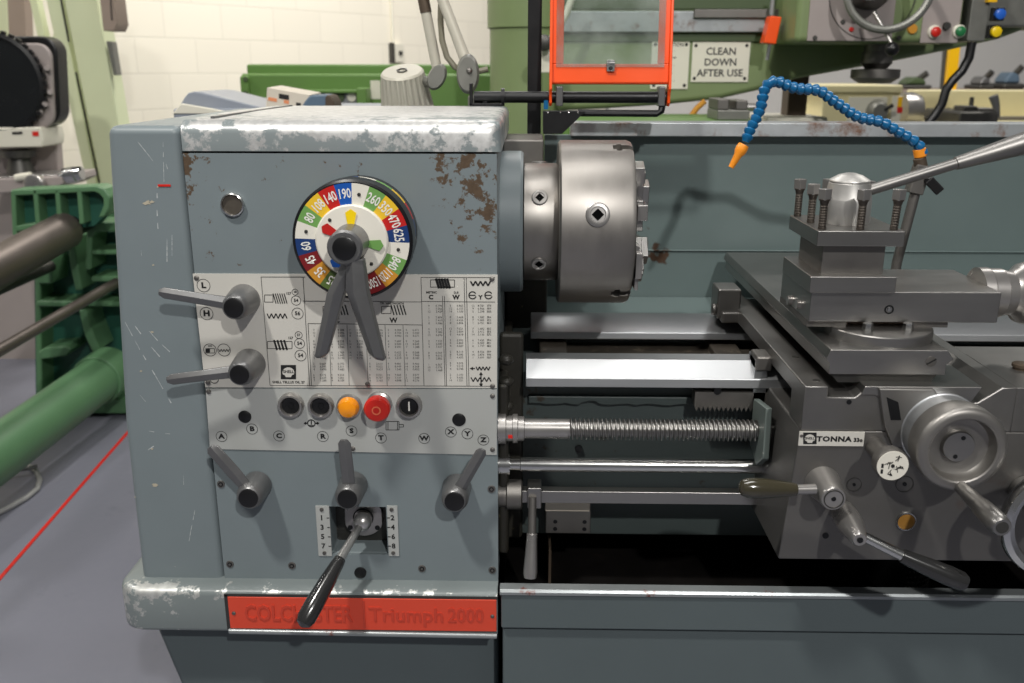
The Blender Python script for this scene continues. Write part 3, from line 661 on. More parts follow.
for a in (71, -49, 191):
    ax = dirc(radians(a)); tw = ax.cross(XA)
    cut(chuck, MB().obox(V(.150, SY, SZ)+ax*.085, XA*.0185, ax*.055, tw*.0075))
    cut(chuck, MB().obox(V(.141, SY, SZ)+ax*.085, XA*.0045, ax*.055, tw*.012))
chuck.data.materials.clear(); chuck.data.materials.append(MATS['chuck_steel'])
for a in (71, -49, 191):
    ax = dirc(radians(a)); tw = ax.cross(XA)
    mb = MB(); c = V(.150, SY, SZ)
    mb.obox(c+ax*.082, XA*.016, ax*.040, tw*.0068); mb.obox(c+XA*.024+ax*.070, XA*.009, ax*.034, tw*.014); mb.obox(c+XA*.037+ax*.054, XA*.006, ax*.018, tw*.0135); mb.obox(c+XA*.031+ax*.086, XA*.004, ax*.010, tw*.0135)
    mb.build('chuck_jaw', 'ground_steel', chuck, .0012)
# a second set of stepped top jaws seen past the rim of the face
for z0, y0, h, l in ((.040, -.112, .020, .016), (-.036, -.118, .034, .010)):
    mb = MB(); mb.box((.166, SY+y0, SZ+z0-h), (.166+l, SY+y0+.05, SZ+z0+h*.2)); mb.box((.166, SY+y0+.01, SZ+z0-h*1.6), (.166+l*.6, SY+y0+.06, SZ+z0+h*.5)); mb.build('jaw_step', 'stage_steel', chuck, .001)
cam_socket(chuck, .104, radians(14), .1335, .0185, .0135)

# ---- bed
mb = MB()
mb.prism([V(-.004, .122, .92), V(-.004, .088, .92), V(-.004, .058, .898), V(-.004, .056, .884), V(-.004, .10, .878), V(-.004, .128, .884)], (1.54, 0, 0))
bw = mb.build('front_way', 'way_steel', L, .0012)
bw2 = MB().prism([V(.004, .380, .92), V(.004, .338, .92), V(.004, .306, .902), V(.004, .304, .890), V(.004, .33, .882), V(.004, .385, .882)], (1.53, 0, 0)).build('rear_way', 'way_steel', L, .0012)
mb = MB()
mb.box((-.046, .10, .604), (1.53, .145, .880)); mb.box((-.046, .36, .604), (1.53, .40, .884))
mb.build('bed_casting', 'bed_paint', L, .004)
mb = MB(); pts = []
N = 40
for i in range(N+1):
    x = .0+.27*i/N; pts.append((x, .8405+.0012*sin(i*.9)+.0015*random.random()+(.004 if 12 < i < 17 else 0)))
mb.prism([V(.0, .092, .856)]+[V(.27, .092, .856)]+[V(x, .092, z) for x, z in reversed(pts)], (0, .012, 0)); mb.build('bed_fillet', 'bed_paint', L, .003)
mb = MB(); mb.box((.036, .145, .862), (1.53, .36, .868))
for x in (.02, .33, .62): mb.box((x, .12, .862), (x+.05, .37, .880))
mb.build('chip_channel', 'oily_casting', L, .004)
# grimy gearbox end between headstock and bed
mb = MB(); mb.box((-.046, .02, .61), (-.030, .40, .90)); mb.box((-.046, .09, .60), (-.008, .11, .96))
for z in (.955, .92, .88): mb.ball((-.034, .035, z-.02), .012, 0, 10, (1, 1, .7))
mb.build('gearbox_end', 'grimy', L, .006)
MB().box((-.046, .30, 1.163), (.024, .46, 1.245)).build('spindle_bracket', 'dull_steel', L, .003)
MB().box((-.046, .40, .60), (.035, .64, 1.164)).build('bed_end_casting', 'grimy', L, .006)
# splash guard
mb = MB(); mb.box((.03, .625, .86), (1.62, .64, 1.232)); mb.box((.03, .621, .992), (1.62, .6255, .9945)); mb.build('splash_guard', 'shield_paint', L, .002)
mb = MB(); mb.prism([V(.082, .596, 1.231), V(.082, .598, 1.258), V(.082, .640, 1.260), V(.082, .640, 1.231)], (1.6, 0, 0)); mb.build('splash_guard_rim', 'rim_metal', L, .002)
mb = MB(); mb.prism([V(.03, .62, .893), V(.03, .47, .880), V(.03, .40, .872), V(.03, .40, .866), V(.03, .62, .866)], (1.59, 0, 0)); mb.build('drain_chute', 'shield_paint', L, .002)
mb = MB()
for (x, z, w_, h_) in ((.215, .975, .050, .012), (.265, .955, .03, .02)): pass
# lead screw
def helix(x0, x1, r0, r1, pitch, y, z, seg=28, per=8):
    n = int((x1-x0)/pitch*per); rings = []
    for k in range(n+1):
        x = x0+(x1-x0)*k/n; ring = []
        for i in range(seg):
            a = 2*pi*i/seg; ph = (x/pitch - i/seg) % 1.0
            t = min(1, max(0, (abs(ph-.5)-.14)/.16)); r = r0+(r1-r0)*(1-t)
            ring.append(V(x, y+r*cos(a), z+r*sin(a)))
        rings.append(ring)
    return MB().loft(rings)
LY, LZ = .02, .8285
ls = helix(.062, .40, .0118, .0168, .0068, LY, LZ).build('lead_screw', 'ground_steel', L, smooth=60)
MB().rev((-.046, LY, LZ), XA, [(0, .024), (.012, .024), (.013, .020), (.022, .020), (.023, .0225), (.030, .0225), (.031, .019), (.040, .019), (.041, .0155), (.110, .0155), (.111, 0)], 0, 32).build('screw_collar', 'stage_steel', ls)
MB().box((-.030, LY-.021, LZ-.008), (-.022, LY-.017, LZ-.003)).build('red_spot', 'red_button', ls, label='small red paint spot')
FY, FZ = .03, .764
fs = MB().rev((-.046, FY, FZ), XA, [(0, .017), (.018, .017), (.019, .0095), (.034, .0095), (.035, .0112), (.62, .0112), (.62, 0)], 0, 28).build('feed_shaft', 'polished', L)
BY, BZ = .03, .712
bar = MB().box((-.03, BY-.0095, BZ-.0105), (.9, BY+.0095, BZ+.0105)).build('control_bar', 'ground_steel', L, .0015)
MB().rev((-.046, BY, BZ), XA, [(0, .020), (.012, .020), (.014, .024), (.036, .024), (.038, .02), (.038, 0)], 0, 28).build('bar_collar', 'dull_steel', bar)
MB().box((.000, BY-.019, BZ-.016), (.022, BY+.016, BZ+.020)).build('lever_block', 'ground_steel', bar, .002)
q0 = at(532.5, 497, .01); q1 = at(532, 533, -.005); q2 = at(530, 579, -.025); d = q2-q1
MB().tube([q0, q1], [.0062, .0066], 16).build('clutch_lever', 'dull_steel', bar)
MB().tube([q1, q1+d*.02, q1+d*.5, q1+d*.85, q1+d*.97, q1+d*1.0], [.0066, .0082, .0098, .0112, .0100, .004], 20).build('lever_grip', 'stage_steel', bar)
# mounting block on the bed foot
sb_z = at(590, 504, .0585).z; mblk = MB().box((.030, .060, .627), (.104, .10, sb_z)).build('mounting_block', 'dull_steel', L, .002)
sa, sb = at(545, 511.5, .0585), at(590, 503, .0585); mb = MB(); mb.box((sa.x, .0585, sa.z), (sb.x, .062, sb.z)); mb.build('paper_strip', 'cardboard', mblk, .002, label='torn cream strip')
for x in (.046, .094):
    for z in (.636, .649): MB().rev((x, .0598, z), -YA, [(0, .0035), (.0006, .0035)], seg=14).build('bolt_hole', 'black_metal', mblk)
MB().rev(at(578.5, 448.5, .098), -YA, [(0, .0065), (.004, .006), (.004, 0)], seg=18).build('oil_plug', 'black_metal', L)
# rack under the front way
mb = MB(); x0, x1 = .262, .46; zt, zb = .876, .852; n = 28; pts = [V(x0, .06, zt), V(x1, .06, zt)]
for i in range(n, -1, -1):
    x = x0+(x1-x0)*i/n
    pts.append(V(x, .06, zb)); 
    if i > 0: pts.append(V(x-(x1-x0)/n*.5, .06, zb-.008))
rk = mb.prism(pts, (0, .03, 0)).build('feed_rack', 'dull_steel', L)
MB().rev(at(717.5, 391, .0595), -YA, [(0, .006), (.001, .006)], seg=20).build('bolt_hole', 'black_metal', rk)

# ---- saddle and apron
ax0, ay0 = .3748, -.12
sadl = MB().prism([V(ax0, ay0, .8855), V(ax0, ay0, .9495), V(.4065, ay0, .9495), V(.4065, ay0, .934), V(.4435, ay0, .934), V(.4600, ay0, .949), V(.475, ay0, .949), V(.515, ay0, .925), V(.560, ay0, .925), V(.610, ay0, .928), V(.640, ay0, .9495), V(.660, ay0, .9495), V(.660, ay0, .8855)], (0, .56, 0)).build('saddle', 'cast_steel', L, .0015)
MB().box((.6595, ay0, .8855), (.90, .075, .9495)).build('saddle_wing', 'cast_steel', L, .0015)
cut(sadl, MB().box((.36, -.06, .87), (.88, .45, .925)))
sadl.modifiers.new('bevel', 'BEVEL').width = .0012
for px, py, Y in ((816.5, 380.5, 0), (795.5, 357, 0)):
    p = atz(px, py, .9495)
    MB().rev(p, ZA, [(0, .0055), (.0006, .0052), (.0007, 0)], seg=20).build('oil_screw', 'dark_steel', sadl)
mb = MB(); p = at(849, 402, ay0); mb.rev(p, -YA, [(0, .0035), (.0008, .0035)], seg=16); p = at(795.5, 392, ay0); mb.build('dowel_hole', 'black_metal', sadl)
p = atz(1021, 369, .9495); MB().rev(p, ZA, [(0, .011), (.003, .011), (.004, .013), (.008, .013), (.009, .011), (.009, 0)], 0, 28).build('oil_cap', 'rusty_steel', sadl)
MB().box((.352, .055, .912), (.378, .100, .936)).build('way_wiper', 'dull_steel', sadl, .004)
MB().prism([V(.352, .06, .86), V(.352, .105, .86), V(.352, .105, .93), V(.352, .06, .93)], (.02, 0, 0)).build('wiper_plate', 'way_steel', sadl, .001)
mb = MB(); mb.box((.338, .30, .930), (.380, .36, .985)); mb.box((.345, .29, .925), (.38, .37, .945)); mb.cyl((.339, .312, .945), (.330, .312, .945), .011, seg=20); mb.build('rear_wiper', 'cast_steel', sadl, .004)
apr = MB().loft([[V(.3748, -.119, .8853), V(.86, -.119, .8853), V(.86, .07, .8853), V(.3748, .07, .8853)], [V(.3605, -.119, .686), V(.86, -.119, .686), V(.86, .05, .686), V(.3605, .05, .686)]]).build('apron', 'apron_steel', L, .003)
gp = [at(x, y, -.0) for x, y in ((766, 405), (772, 400), (773, 452), (767, 464), (757, 455), (757, 408))]
MB().prism([V(.362, .055, .868), V(.362, -.02, .880), V(.362, -.025, .80), V(.362, .01, .775), V(.362, .055, .79)], (-.010, 0, 0)).build('screw_guard', 'guard_paint', apr, .002, label='painted grey guard plate round the lead screw')
# oil plate
a0, a1 = at(799.5, 431.5, -.1205), at(863, 446, -.1205)
op = MB().box((a0.x, -.1215, a1.z), (a1.x, -.119, a0.z)).build('oil_plate', 'legend_plate', apr, label='pale oil plate reading TONNA 33')
A = Art(); A.dy = -.1218; PXs = PX; PX = .00132
A.rect(803.2, 432.6, 816.6, 444.2); A.dy = -.1220; shell(809.8, 438.4, 5.2, 1); A.dy = -.1224; A.txt('SHELL', 809.8, 438.4, 2.7, bold=.03); A.dy = -.1218
A.txt('TONNA', 834, 439.3, 5.6, bold=.05, xs=1.2, space=1.1); A.txt('33', 856.5, 440.2, 4.4, bold=.05)
A.build('printed_legend', ['ink', 'legend_plate'], op); PX = PXs
for px, py in ((801.5, 436), (861, 440.5)): MB().rev(at(px, py, -.1215), -YA, [(0, .0024), (.001, .002)], seg=12).build('rivet', 'dull_steel', op)
# engage lever with the short olive grip
b0 = at(822, 482.5, -.119); e = .052
lv = MB().rev(b0, -YA, [(0, .0245), (.004, .024), (.030, .0200), (.042, .0182), (.050, .0170), (.052, .0155), (.0515, .0)], 0, 36).build('feed_engage_lever', 'stage_steel', apr, label='lever with a stubby olive brown grip')
MB().ring(b0+V(0, -e, 0), -YA, [(-.001, .0135), (.0008, .0135), (.0008, .012), (-.001, .012)], seg=28).build('hub_ring', 'dark_steel', lv)
MB().rev(b0+V(0, -e+.0005, 0), -YA, [(0, .0035), (.001, .003)], seg=14).build('hub_screw', 'black_metal', lv)
g0 = at(815, 489, -.162); g1 = at(796, 489.5, -.165); g2 = at(739, 487.5, -.172); d = g2-g1
MB().tube([g0, g1+(g1-g0)*.1], [.0072, .0066], 16).build('lever_rod', 'stage_steel', lv)
MB().tube([g1-d*.01, g1, g1+d*.1, g1+d*.4, g1+d*.65, g1+d*.85, g1+d*.95, g1+d*.99, g1+d*1.0], [.007, .0082, .0095, .0125, .0138, .0132, .0105, .006, .001], 24).build('lever_grip', 'olive_grip', lv)
# half nut lever with the long grip
c0 = at(842, 511, -.119); c1 = at(860, 540, -.200); d = (c1-c0)
hn = MB().rev(c0, d, [(0, .0165), (d.length*.25, .0180), (d.length*.55, .0172), (d.length*.86, .0120), (d.length*.97, .0100), (d.length, .0085), (d.length, 0)], 0, 32).build('half_nut_lever', 'stage_steel', apr, label='lever with a long dark grip')
MB().rev(c1, d, [(-.001, .0042), (.0015, .0040)], seg=14).build('tip_screw', 'black_metal', hn)
g0 = at(855, 532, -.172); g1 = at(902, 555.5, -.186); g2 = at(968, 584, -.205); d = g2-g1
MB().tube([g0, g1+(g1-g0)*.04], [.0068, .0074], 16).build('lever_rod', 'polished', hn)
MB().tube([g1-d*.01, g1, g1+d*.1, g1+d*.4, g1+d*.7, g1+d*.9, g1+d*.97, g1+d*1.0], [.0075, .0096, .0104, .0125, .0136, .0130, .0100, .002], 24).build('lever_grip', 'black_grip', hn)
# thread dial
t0 = at(870, 440, -.118); t1 = at(892.5, 465.5, -.185); d = t1-t0
t0 = V(t1.x, -.118, t1.z)
td = MB().rev(t0, -YA, [(0, .0125), (.045, .0135), (.050, .0215), (.064, .0225), (.067, .0215), (.067, 0)], 0, 36).build('threading_dial', 'dull_steel', apr, label='round indicator with a white face')
MB().rev((t0.x, -.1848, t0.z), -YA, [(0, .0205), (.0012, .0205)], seg=36).build('dial_face', 'dial_white', td)
mb = MB()
for cx_, cz_ in ((.006, .010), (.009, -.004), (-.005, .003), (-.003, -.011)):
    for k in range(5):
        a = random.random()*pi; c = V(t0.x+cx_+random.uniform(-.003, .003), -.1865, t0.z+cz_+random.uniform(-.003, .003)); u = V(cos(a), 0, sin(a))*random.uniform(.002, .005); n = V(-sin(a), 0, cos(a))*.0005
        mb.poly([c-u-n, c+u-n, c+u+n, c-u+n])
for z in (.004, -.004): mb.poly([V(t0.x-.015+i, -.1865, t0.z-.004+j) for i, j in ((0, z-.003), (.003, z-.003), (.003, z+.003), (0, z+.003))])
mb.rev((t0.x, -.1855, t0.z), -YA, [(0, .0025), (.002, .0022)], seg=12)
mb.build('hand_marks', 'ink', td)
p = at(904.5, 484, -.119); MB().ring(p, -YA, [(0, .0125), (.0008, .0125), (.0008, .0115), (0, .0115)], seg=30).build('drain_plug', 'dark_steel', apr); MB().rev(p, -YA, [(0, .003), (.0012, .003)], seg=14).build('plug_hole', 'black_metal', apr)
p = at(854, 484.5, -.119); MB().ring(p, -YA, [(0, .0105), (.0006, .0105), (.0006, .0098), (0, .0098)], seg=30).build('drain_plug', 'dark_steel', apr); MB().rev(p, -YA, [(0, .0022), (.0012, .0022)], seg=14).build('plug_hole', 'black_metal', apr)
p = at(825.5, 535.5, -.119); MB().rev(p, -YA, [(0, .0045), (.0012, .0045)], seg=18).build('plug_hole', 'black_metal', apr)
p = at(905.8, 521, -.119); so = MB().ring(p, -YA, [(0, .0145), (.003, .0140), (.003, .0122), (0, .0120)], seg=36).build('oil_sight', 'polished', apr); MB().rev(p, -YA, [(0, .0122), (.001, .0122)], seg=30).build('sight_window', 'amber_oil', so, label='amber oil window')

# ---- cross slide with its feed screw cover and handwheel
xsl = MB().prism([V(.409, -.108, .963), V(.409, -.108, .978), V(.4035, -.108, .985), V(.4085, -.108, .998), V(.566, -.108, .998), V(.5745, -.108, .985), V(.566, -.108, .978), V(.566, -.108, .963)], (0, .69, 0)).build('cross_slide', 'ground_steel', L, .0012)
mb = MB(); mb.prism([V(.425, -.10, .949), V(.413, -.10, .963), V(.56, -.10, .963), V(.55, -.10, .949)], (0, .6, 0)); mb.build('dovetail', 'dark_steel', xsl)
mb = MB(); p = at(931, 361.5, -.108); mb.rev(p, -YA, [(-.001, .0072), (.0008, .0072), (.001, .006)], 0, 20); mb.bar(p+V(-.006, -.001, -.004), p+V(.006, -.001, .004), .0008, .0008, mi=1); mb.build('gib_screw', ['dull_steel', 'black_metal'], xsl)
cov = MB().prism([V(.4505, -.122, .938), V(.470, -.122, .938), V(.512, -.122, .915), V(.585, -.122, .915), V(.600, -.122, .93), V(.612, -.122, .951), V(.455, -.122, .951)], (0, .10, 0)).build('screw_cover', 'ground_steel', L, .0015)
brk = MB().prism([V(.472, -.128, .9495), V(.545, -.128, .9495), V(.56, -.128, .93), V(.56, -.128, .865), V(.50, -.128, .865), V(.4855, -.128, .895)], (0, .02, 0)).build('feed_bracket', 'cast_steel', L, .002)
hf = at(963.5, 451, -.196); HX, HZ = hf.x, hf.z; HY = -.196
mb = MB(); mb.prism([V(.4825, -.1285, .938), V(.499, -.1285, .931), V(.506, -.1285, .905), V(.492, -.1285, .905)], (0, .002, 0)); mb.build('bracket_hole', 'black_metal', brk)
hw = MB().rev((HX, HY+.038, HZ), -YA, [(0, .0545), (.0002, .0560), (.004, .0572), (.016, .0582), (.030, .0582), (.0345, .0574), (.0375, .0545), (.0388, .0500), (.0388, .0450), (.0375, .0432), (.026, .0425), (.021, .0395), (.018, .030), (.0185, 0)], 0, 80).build('cross_slide_handwheel', 'wheel_steel', L)
MB().rev((HX, -.118, HZ), -YA, [(0, .0530), (.010, .0540), (.011, .0525), (.030, .0525), (.031, .0545), (.041, .0545), (.041, 0)], 0, 72).build('graduated_collar', 'way_steel', hw)
MB().rev((HX, HY+.021, HZ), -YA, [(0, .0215), (.006, .0212), (.008, .020), (.0082, 0)], 0, 40).build('hub_cap', 'ground_steel', hw)
for dx, dz in ((.004, .0125), (-.003, -.0135)): MB().rev((HX+dx, HY+.0130, HZ+dz), -YA, [(0, .0030), (.0006, .0030)], seg=14).build('pin_hole', 'black_metal', hw)
k = at(960.5, 487, -.194)
MB().rev(k, -YA, [(-.006, .0085), (.004, .0087), (.012, .0090), (.030, .0100), (.056, .0108), (.058, .0122), (.085, .0134), (.100, .0132), (.108, .0120), (.111, .0105), (.1105, .0)], 0, 28).build('crank_handle', 'ground_steel', hw)
MB().rev(k+V(0, -.1102, 0), -YA, [(0, .0078), (.0012, .0076)], seg=20).build('handle_screw', 'dark_steel', hw)
# carriage handwheel, partly outside the frame
cw = at(1062, 522, -.215)
chw = MB().ring((cw.x, -.205, cw.z), -YA, [(0.010, .070+.010*cos(0)), (.010+.008, .078), (.021, .071), (.018, .064), (.010, .061), (.002, .064), (-.001, .071), (.002, .078)], 0, 64).build('carriage_handwheel', 'polished', L)
mb = MB(); mb.cyl((cw.x, -.119, cw.z), (cw.x, -.225, cw.z), .022, .020)
for i in range(3):
    a = 2*pi*i/3+.5; mb.bar((cw.x, -.20, cw.z), (cw.x+.066*cos(a), -.212, cw.z+.066*sin(a)), .010, .006, .008, .005, up=(0, 1, 0))
mb.build('wheel_spokes', 'cast_steel', chw, .002)

# ---- compound slide
scx, scy = .4985, -.030
MB().rev((scx, scy, .9975), ZA, [(0, .0725), (.014, .0725), (.0155, .071), (.0155, 0)], 0, 72).build('swivel_base', 'ground_steel', L)
for dx in (-.028, .028):
    p = V(scx+dx, -.066 if dx < 0 else -.064, 1.0125)
    MB().rev(p, ZA, [(0, .0075), (.011, .0072), (.0122, .006), (.0122, 0)], seg=6).build('swivel_bolt', 'polished', L)
cy0, cy1 = -.052, .100
mb = MB(); mb.box((.3925, cy0, 1.0215), (.6545, cy1, 1.0655)); cs = mb.build('compound_slide', 'ground_steel', L, .0018)
mb = MB(); mb.box((.3925, cy0+.008, 1.0125), (.448, cy1, 1.022)); mb.box((.541, cy0+.008, 1.0125), (.59, cy1, 1.022)); mb.build('gib_strip', 'dull_steel', cs)
mb = MB(); mb.box((.430, cy0+.02, 1.0125), (.56, cy1, 1.0218)); mb.build('slide_gap', 'rusty_steel', cs)
p = at(889, 309.5, cy0); MB().ring(p, -YA, [(-.001, .0065), (.0008, .0065), (.0008, .0045), (-.001, .0045)], seg=24).build('oil_nipple', 'black_metal', cs); MB().rev(p, -YA, [(0, .0032), (.0012, .0028)], seg=16).build('nipple_ball', 'polished', cs)
for y, z in ((-.005, 1.035), (.04, 1.03)): MB().rev((.3925, y, z), -XA, [(0, .007), (.006, .0068)], seg=20).build('gib_screw', 'stage_steel', cs)
hwx = .662; hy, hz = .022, 1.0475
cwl = MB().rev((hwx-.008, hy, hz), XA, [(0, .037), (.014, .0375), (.016, .036), (.034, .036), (.036, .034), (.050, .032), (.056, .036), (.062, .043), (.072, .046), (.082, .043), (.09, .034), (.095, 0)], 0, 64).build('compound_handwheel', 'stage_steel', L)

# ---- four way tool post
tx0, tx1, ty0, ty1 = .3905, .5080, -.062, .080
tcx, tcy = (tx0+tx1)/2, (ty0+ty1)/2
tp = MB().box((tx0-.004, ty0, 1.0655), (tx1-.004, ty1, 1.0888)).build('tool_post', 'ground_steel', L, .0015)
MB().box((tx0+.014, ty0+.016, 1.088), (tx1-.018, ty1-.016, 1.132)).build('post_body', 'dull_steel', tp, .0012)
MB().box((tx0, ty0, 1.1305), (tx1, ty1, 1.1518)).build('post_head', 'ground_steel', tp, .0015)
bolt0 = None
def bolt(x, y, lean=0, m='stage_steel', head=True, h=.052):
    mb = MB(); t = V(lean, 0, 1).normalized(); b = V(x, y, 1.150)
    pr = [(0, .0050)]
    for i in range(9): s = .004+i*.0036; pr += [(s, .0056), (s+.0012, .0050), (s+.0024, .0050), (s+.0036, .0056)]
    pr += [(h-.0125, .0062), (h-.0105, .0075), (h-.009, .0075)]
    mb.rev(b, t, pr, 0, 16)
    c = b+t*(h-.003); u = t.cross(YA).normalized(); w = t.cross(u); a = .5
    mb.obox(c, (u*cos(a)+w*sin(a))*.0062, (-u*sin(a)+w*cos(a))*.0062, t*.0075, 1)
    return mb.build('clamp_bolt', ['bolt_steel', m], tp, .0008)
bl = [(tx0+.008, ty1-.012, 0), (tx0+.010, ty0+.070, 0), (tx0+.009, ty0+.014, .0), (tx1-.058, ty0+.010, .0), (tx1-.012, ty0+.012, .04), (tx1-.018, ty1-.03, .05), (tx0+.05, ty1-.010, 0), (tx1-.018, ty1-.008, .04)]
for i, (x, y, l) in enumerate(bl): bolt(x, y, l)
hub = MB().rev((tcx+.001, tcy, 1.1518), ZA, [(0, .0315), (.002, .0322), (.034, .0322), (.035, .0318), (.056, .0282), (.057, .0272), (.059, .0280), (.0605, .0275), (.067, .017), (.070, .007), (.0705, 0)], 0, 56).build('clamp_hub', 'hub_steel', tp)
h0 = V(tcx+.026, tcy-.006, 1.198); h1 = at(956, 163.5, .01); h2 = at(1024, 143, .01); h3 = at(1075, 128, .01); d = h3-h1
MB().tube([h0, h1], [.0078, .0078], 18).build('clamp_lever', 'cast_steel', tp)
MB().tube([h1-d*.005, h1, h1+d*.15, h1+d*.5, h1+d*.8, h1+d*.96, h1+d], [.0079, .0092, .0108, .0150, .0172, .0155, .006], 20).build('lever_grip', 'cast_steel', tp)

# ------------------------------------------------------------------ chuck guard on its shaft
sh0, sh1 = at(474, 97, .50), at(664, 97.3, .50); sz = sh0.z
cg = thing('chuck_guard', 'orange framed see-through chuck guard raised on a black shaft above the chuck', 'guard', (sh0.x, .50, 1.2945))
MB().cyl((sh0.x, .50, sz), (sh1.x+.006, .50, sz), .0108, seg=24).build('pivot_shaft', 'black_metal', cg)
mb = MB(); mb.box((sh0.x-.008, .487, 1.2945), (sh0.x-.002, .513, 1.335)); mb.box((sh0.x-.008, .487, 1.2935), (sh0.x+.055, .513, 1.299)); mb.cyl((sh0.x+.022, .50, 1.298), (sh0.x+.022, .50, 1.310), .009, seg=6); mb.build('lid_bracket', 'black_metal', cg, .001)
MB().rev((sh0.x+.052, .50, sz), XA, [(0, .0165), (.006, .0165), (.006, 0)]).build('stop_collar', 'black_metal', cg)
q = [at(*p, .48) for p in ((543, 111), (586, 111), (562, 134), (543, 134))]
pb = MB().prism([V(p.x, .478, p.z) for p in q], (0, .03, 0)).build('bracket_plate', 'black_metal', cg, .001)
for px in (548, 560.5, 568.5, 578): MB().ball(at(px, 112.5, .477), .0022, 0, 10).build('rivet', 'polished', pb)
p = at(546, 105, .48); MB().box((p.x-.004, .485, p.z-.008), (p.x+.004, .50, p.z+.008)).build('plastic_insert', 'blue_plastic', cg)
p0, p1, p2 = at(578, 113, .49), at(660, 113.5, .49), at(664, 97, .50)
MB().tube([p0, p1-V(.006, 0, 0), p1+V(.002, 0, .004), V(p2.x, .50, p2.z)], [.0065]*4, 10).build('support_arm', 'black_metal', cg)
GW = V(0, .10, 1).normalized(); GN = V(0, -1, .10).normalized(); O = at(551.5, 84, .487); E1 = at(668.5, 84, .487); wd = E1.x-O.x; O = V(O.x, .487, O.z); HT = .235
def G(u, w, n=0): return O+XA*u+GW*w+GN*n
def gbox(mb, u0, w0, u1, w1, n0, n1, mi=0): mb.prism([G(u0, w0, n0), G(u1, w0, n0), G(u1, w1, n0), G(u0, w1, n0)], GN*(n1-n0), mi)
mb = MB()
gbox(mb, 0, 0, wd, .036, 0, .004); gbox(mb, 0, HT-.02, wd, HT, 0, .004); gbox(mb, .0, .036, .022, HT-.02, 0, .004); gbox(mb, wd-.022, .036, wd, HT-.02, 0, .004)
gbox(mb, 0, 0, wd, .005, -.012, .004)
mb.build('guard_frame', 'orange_paint', cg, .0015)
mb = MB(); gbox(mb, .008, .030, wd-.010, HT-.006, .0046, .0072); mb.build('guard_window', 'guard_glass', cg, label='clear scratched plastic window')
for u in (-.004, wd-.001):
    mb = MB(); pts = [G(u, HT, .006), G(u, -.01, .012), V(G(u, 0).x, .482, sz+.004), V(G(u, 0).x, .482, sz-.010), V(G(u, 0).x, .488, sz-.016), V(G(u, 0).x, .508, sz-.016), V(G(u, 0).x, .516, sz-.008), V(G(u, 0).x, .516, sz+.008), G(u, .0, -.016), G(u, HT, -.010)]
    mb.prism(pts, (.005, 0, 0)); mb.build('side_arm', 'orange_paint', cg, .001)
for u in (.009, wd-.018): MB().box((O.x+u, .484, sz-.016), (O.x+u+.013, .516, sz+.020)).build('shaft_clamp', 'gunmetal', cg, .002)
mb = MB(); gbox(mb, wd*.5-.0075, .022, wd*.5+.0075, .042, .0072, .010); gbox(mb, wd*.5-.0075, .034, wd*.5+.0075, .038, .010, .013); mb.rev(G(wd*.5, .028, .010), GN, [(0, .004), (.002, .0035)], 1, 12); mb.build('window_clip', ['polished', 'black_metal'], cg, .0006)
px_ = at(534, 126, .58)
MB().box((px_.x-.0135, .566, 1.15), (px_.x+.0135, .592, 1.80)).build('guard_post', 'black_metal', L, .002)

# ------------------------------------------------------------------ work lamp behind the headstock
wl = thing('work_lamp', 'grey jointed machine lamp with ribbed shade hanging behind the headstock lid', 'lamp', (at(478, 100, .56).x, .562, 1.246))
bx = wl.location.x; bz = 1.246
MB().rev((bx, .562, bz), ZA, [(0, .026), (.004, .026), (.006, .020), (.062, .020), (.066, .017), (.07, 0)], 0, 28).build('lamp_base', 'lamp_cast', wl)
jt = at(468, 74, .565)
def slab(c, rx, rz, ty, m, name, par, tilt=0.0):
    n = 28; mb = MB(); prof = [(-ty, .82), (-ty*.6, .97), (0, 1), (ty*.6, .97), (ty, .82)]; rings = []
    for y, k in prof:
        rings.append([c+V(k*(rx*cos(2*pi*i/n)*cos(tilt)-rz*sin(2*pi*i/n)*sin(tilt)), y, k*(rx*cos(2*pi*i/n)*sin(tilt)+rz*sin(2*pi*i/n)*cos(tilt))) for i in range(n)])
    return mb.loft(rings).build(name, m, par)
j1 = slab(jt, .0225, .038, .016, 'lamp_cast', 'base_joint', wl)
mb = MB(); mb.ball(jt+V(.004, -.017, .006), .006, 0, 12); mb.build('joint_screw', 'dull_steel', j1)
el = at(414, -75, .58)
ua = jt+V(-.002, 0, .02)
MB().tube([ua, ua+(el-ua)*.2, el], [.0115, .0105, .0105], 16).build('lamp_arm', 'lamp_grey', wl)
lj = at(437, 77, .63)
la = lj+V(.001, 0, .012)
el2 = el+V(-.014, .045, 0)
MB().tube([la, la+(el2-la)*.1, el2], [.0095, .0105, .0105], 16).build('lamp_arm', 'lamp_grey', wl)
p = la+(el2-la)*.42
MB().tube([p, p+(el2-la)*.2], [.0115, .0115], 16).build('arm_collar', 'rusty_steel', wl)
slab((el+el2)/2, .026, .026, .022, 'lamp_cast', 'elbow_joint', wl)
slab(lj, .018, .028, .013, 'lamp_cast', 'shade_joint', wl, -.5)
hc = at(402, 71, .66); hax = V(.07, .34, -.94).normalized(); HL = .105
mb = MB(); seg = 96; u = hax.orthogonal().normalized(); w = hax.cross(u); rings = []
for t, r, k in ((0, .022, 0), (.0, .041, 0), (.004, .0445, .0), (.008, .0455, .0022), (.05, .0515, .003), (HL, .0590, .003), (HL, .0, 0)):
    rings.append([hc+hax*t+(u*cos(2*pi*i/seg)+w*sin(2*pi*i/seg))*max(1e-4, r-(k if i % 4 < 2 else 0)) for i in range(seg)])
mb.loft(rings); lh = mb.build('lamp_shade', 'lamp_grey', wl, smooth=25)
MB().rev(hc-hax*.001, -hax, [(-.002, .012), (.0015, .012), (.0015, .009), (-.002, .0085), (-.002, 0)], 0, 6).build('cap_nut', 'dark_steel', lh)
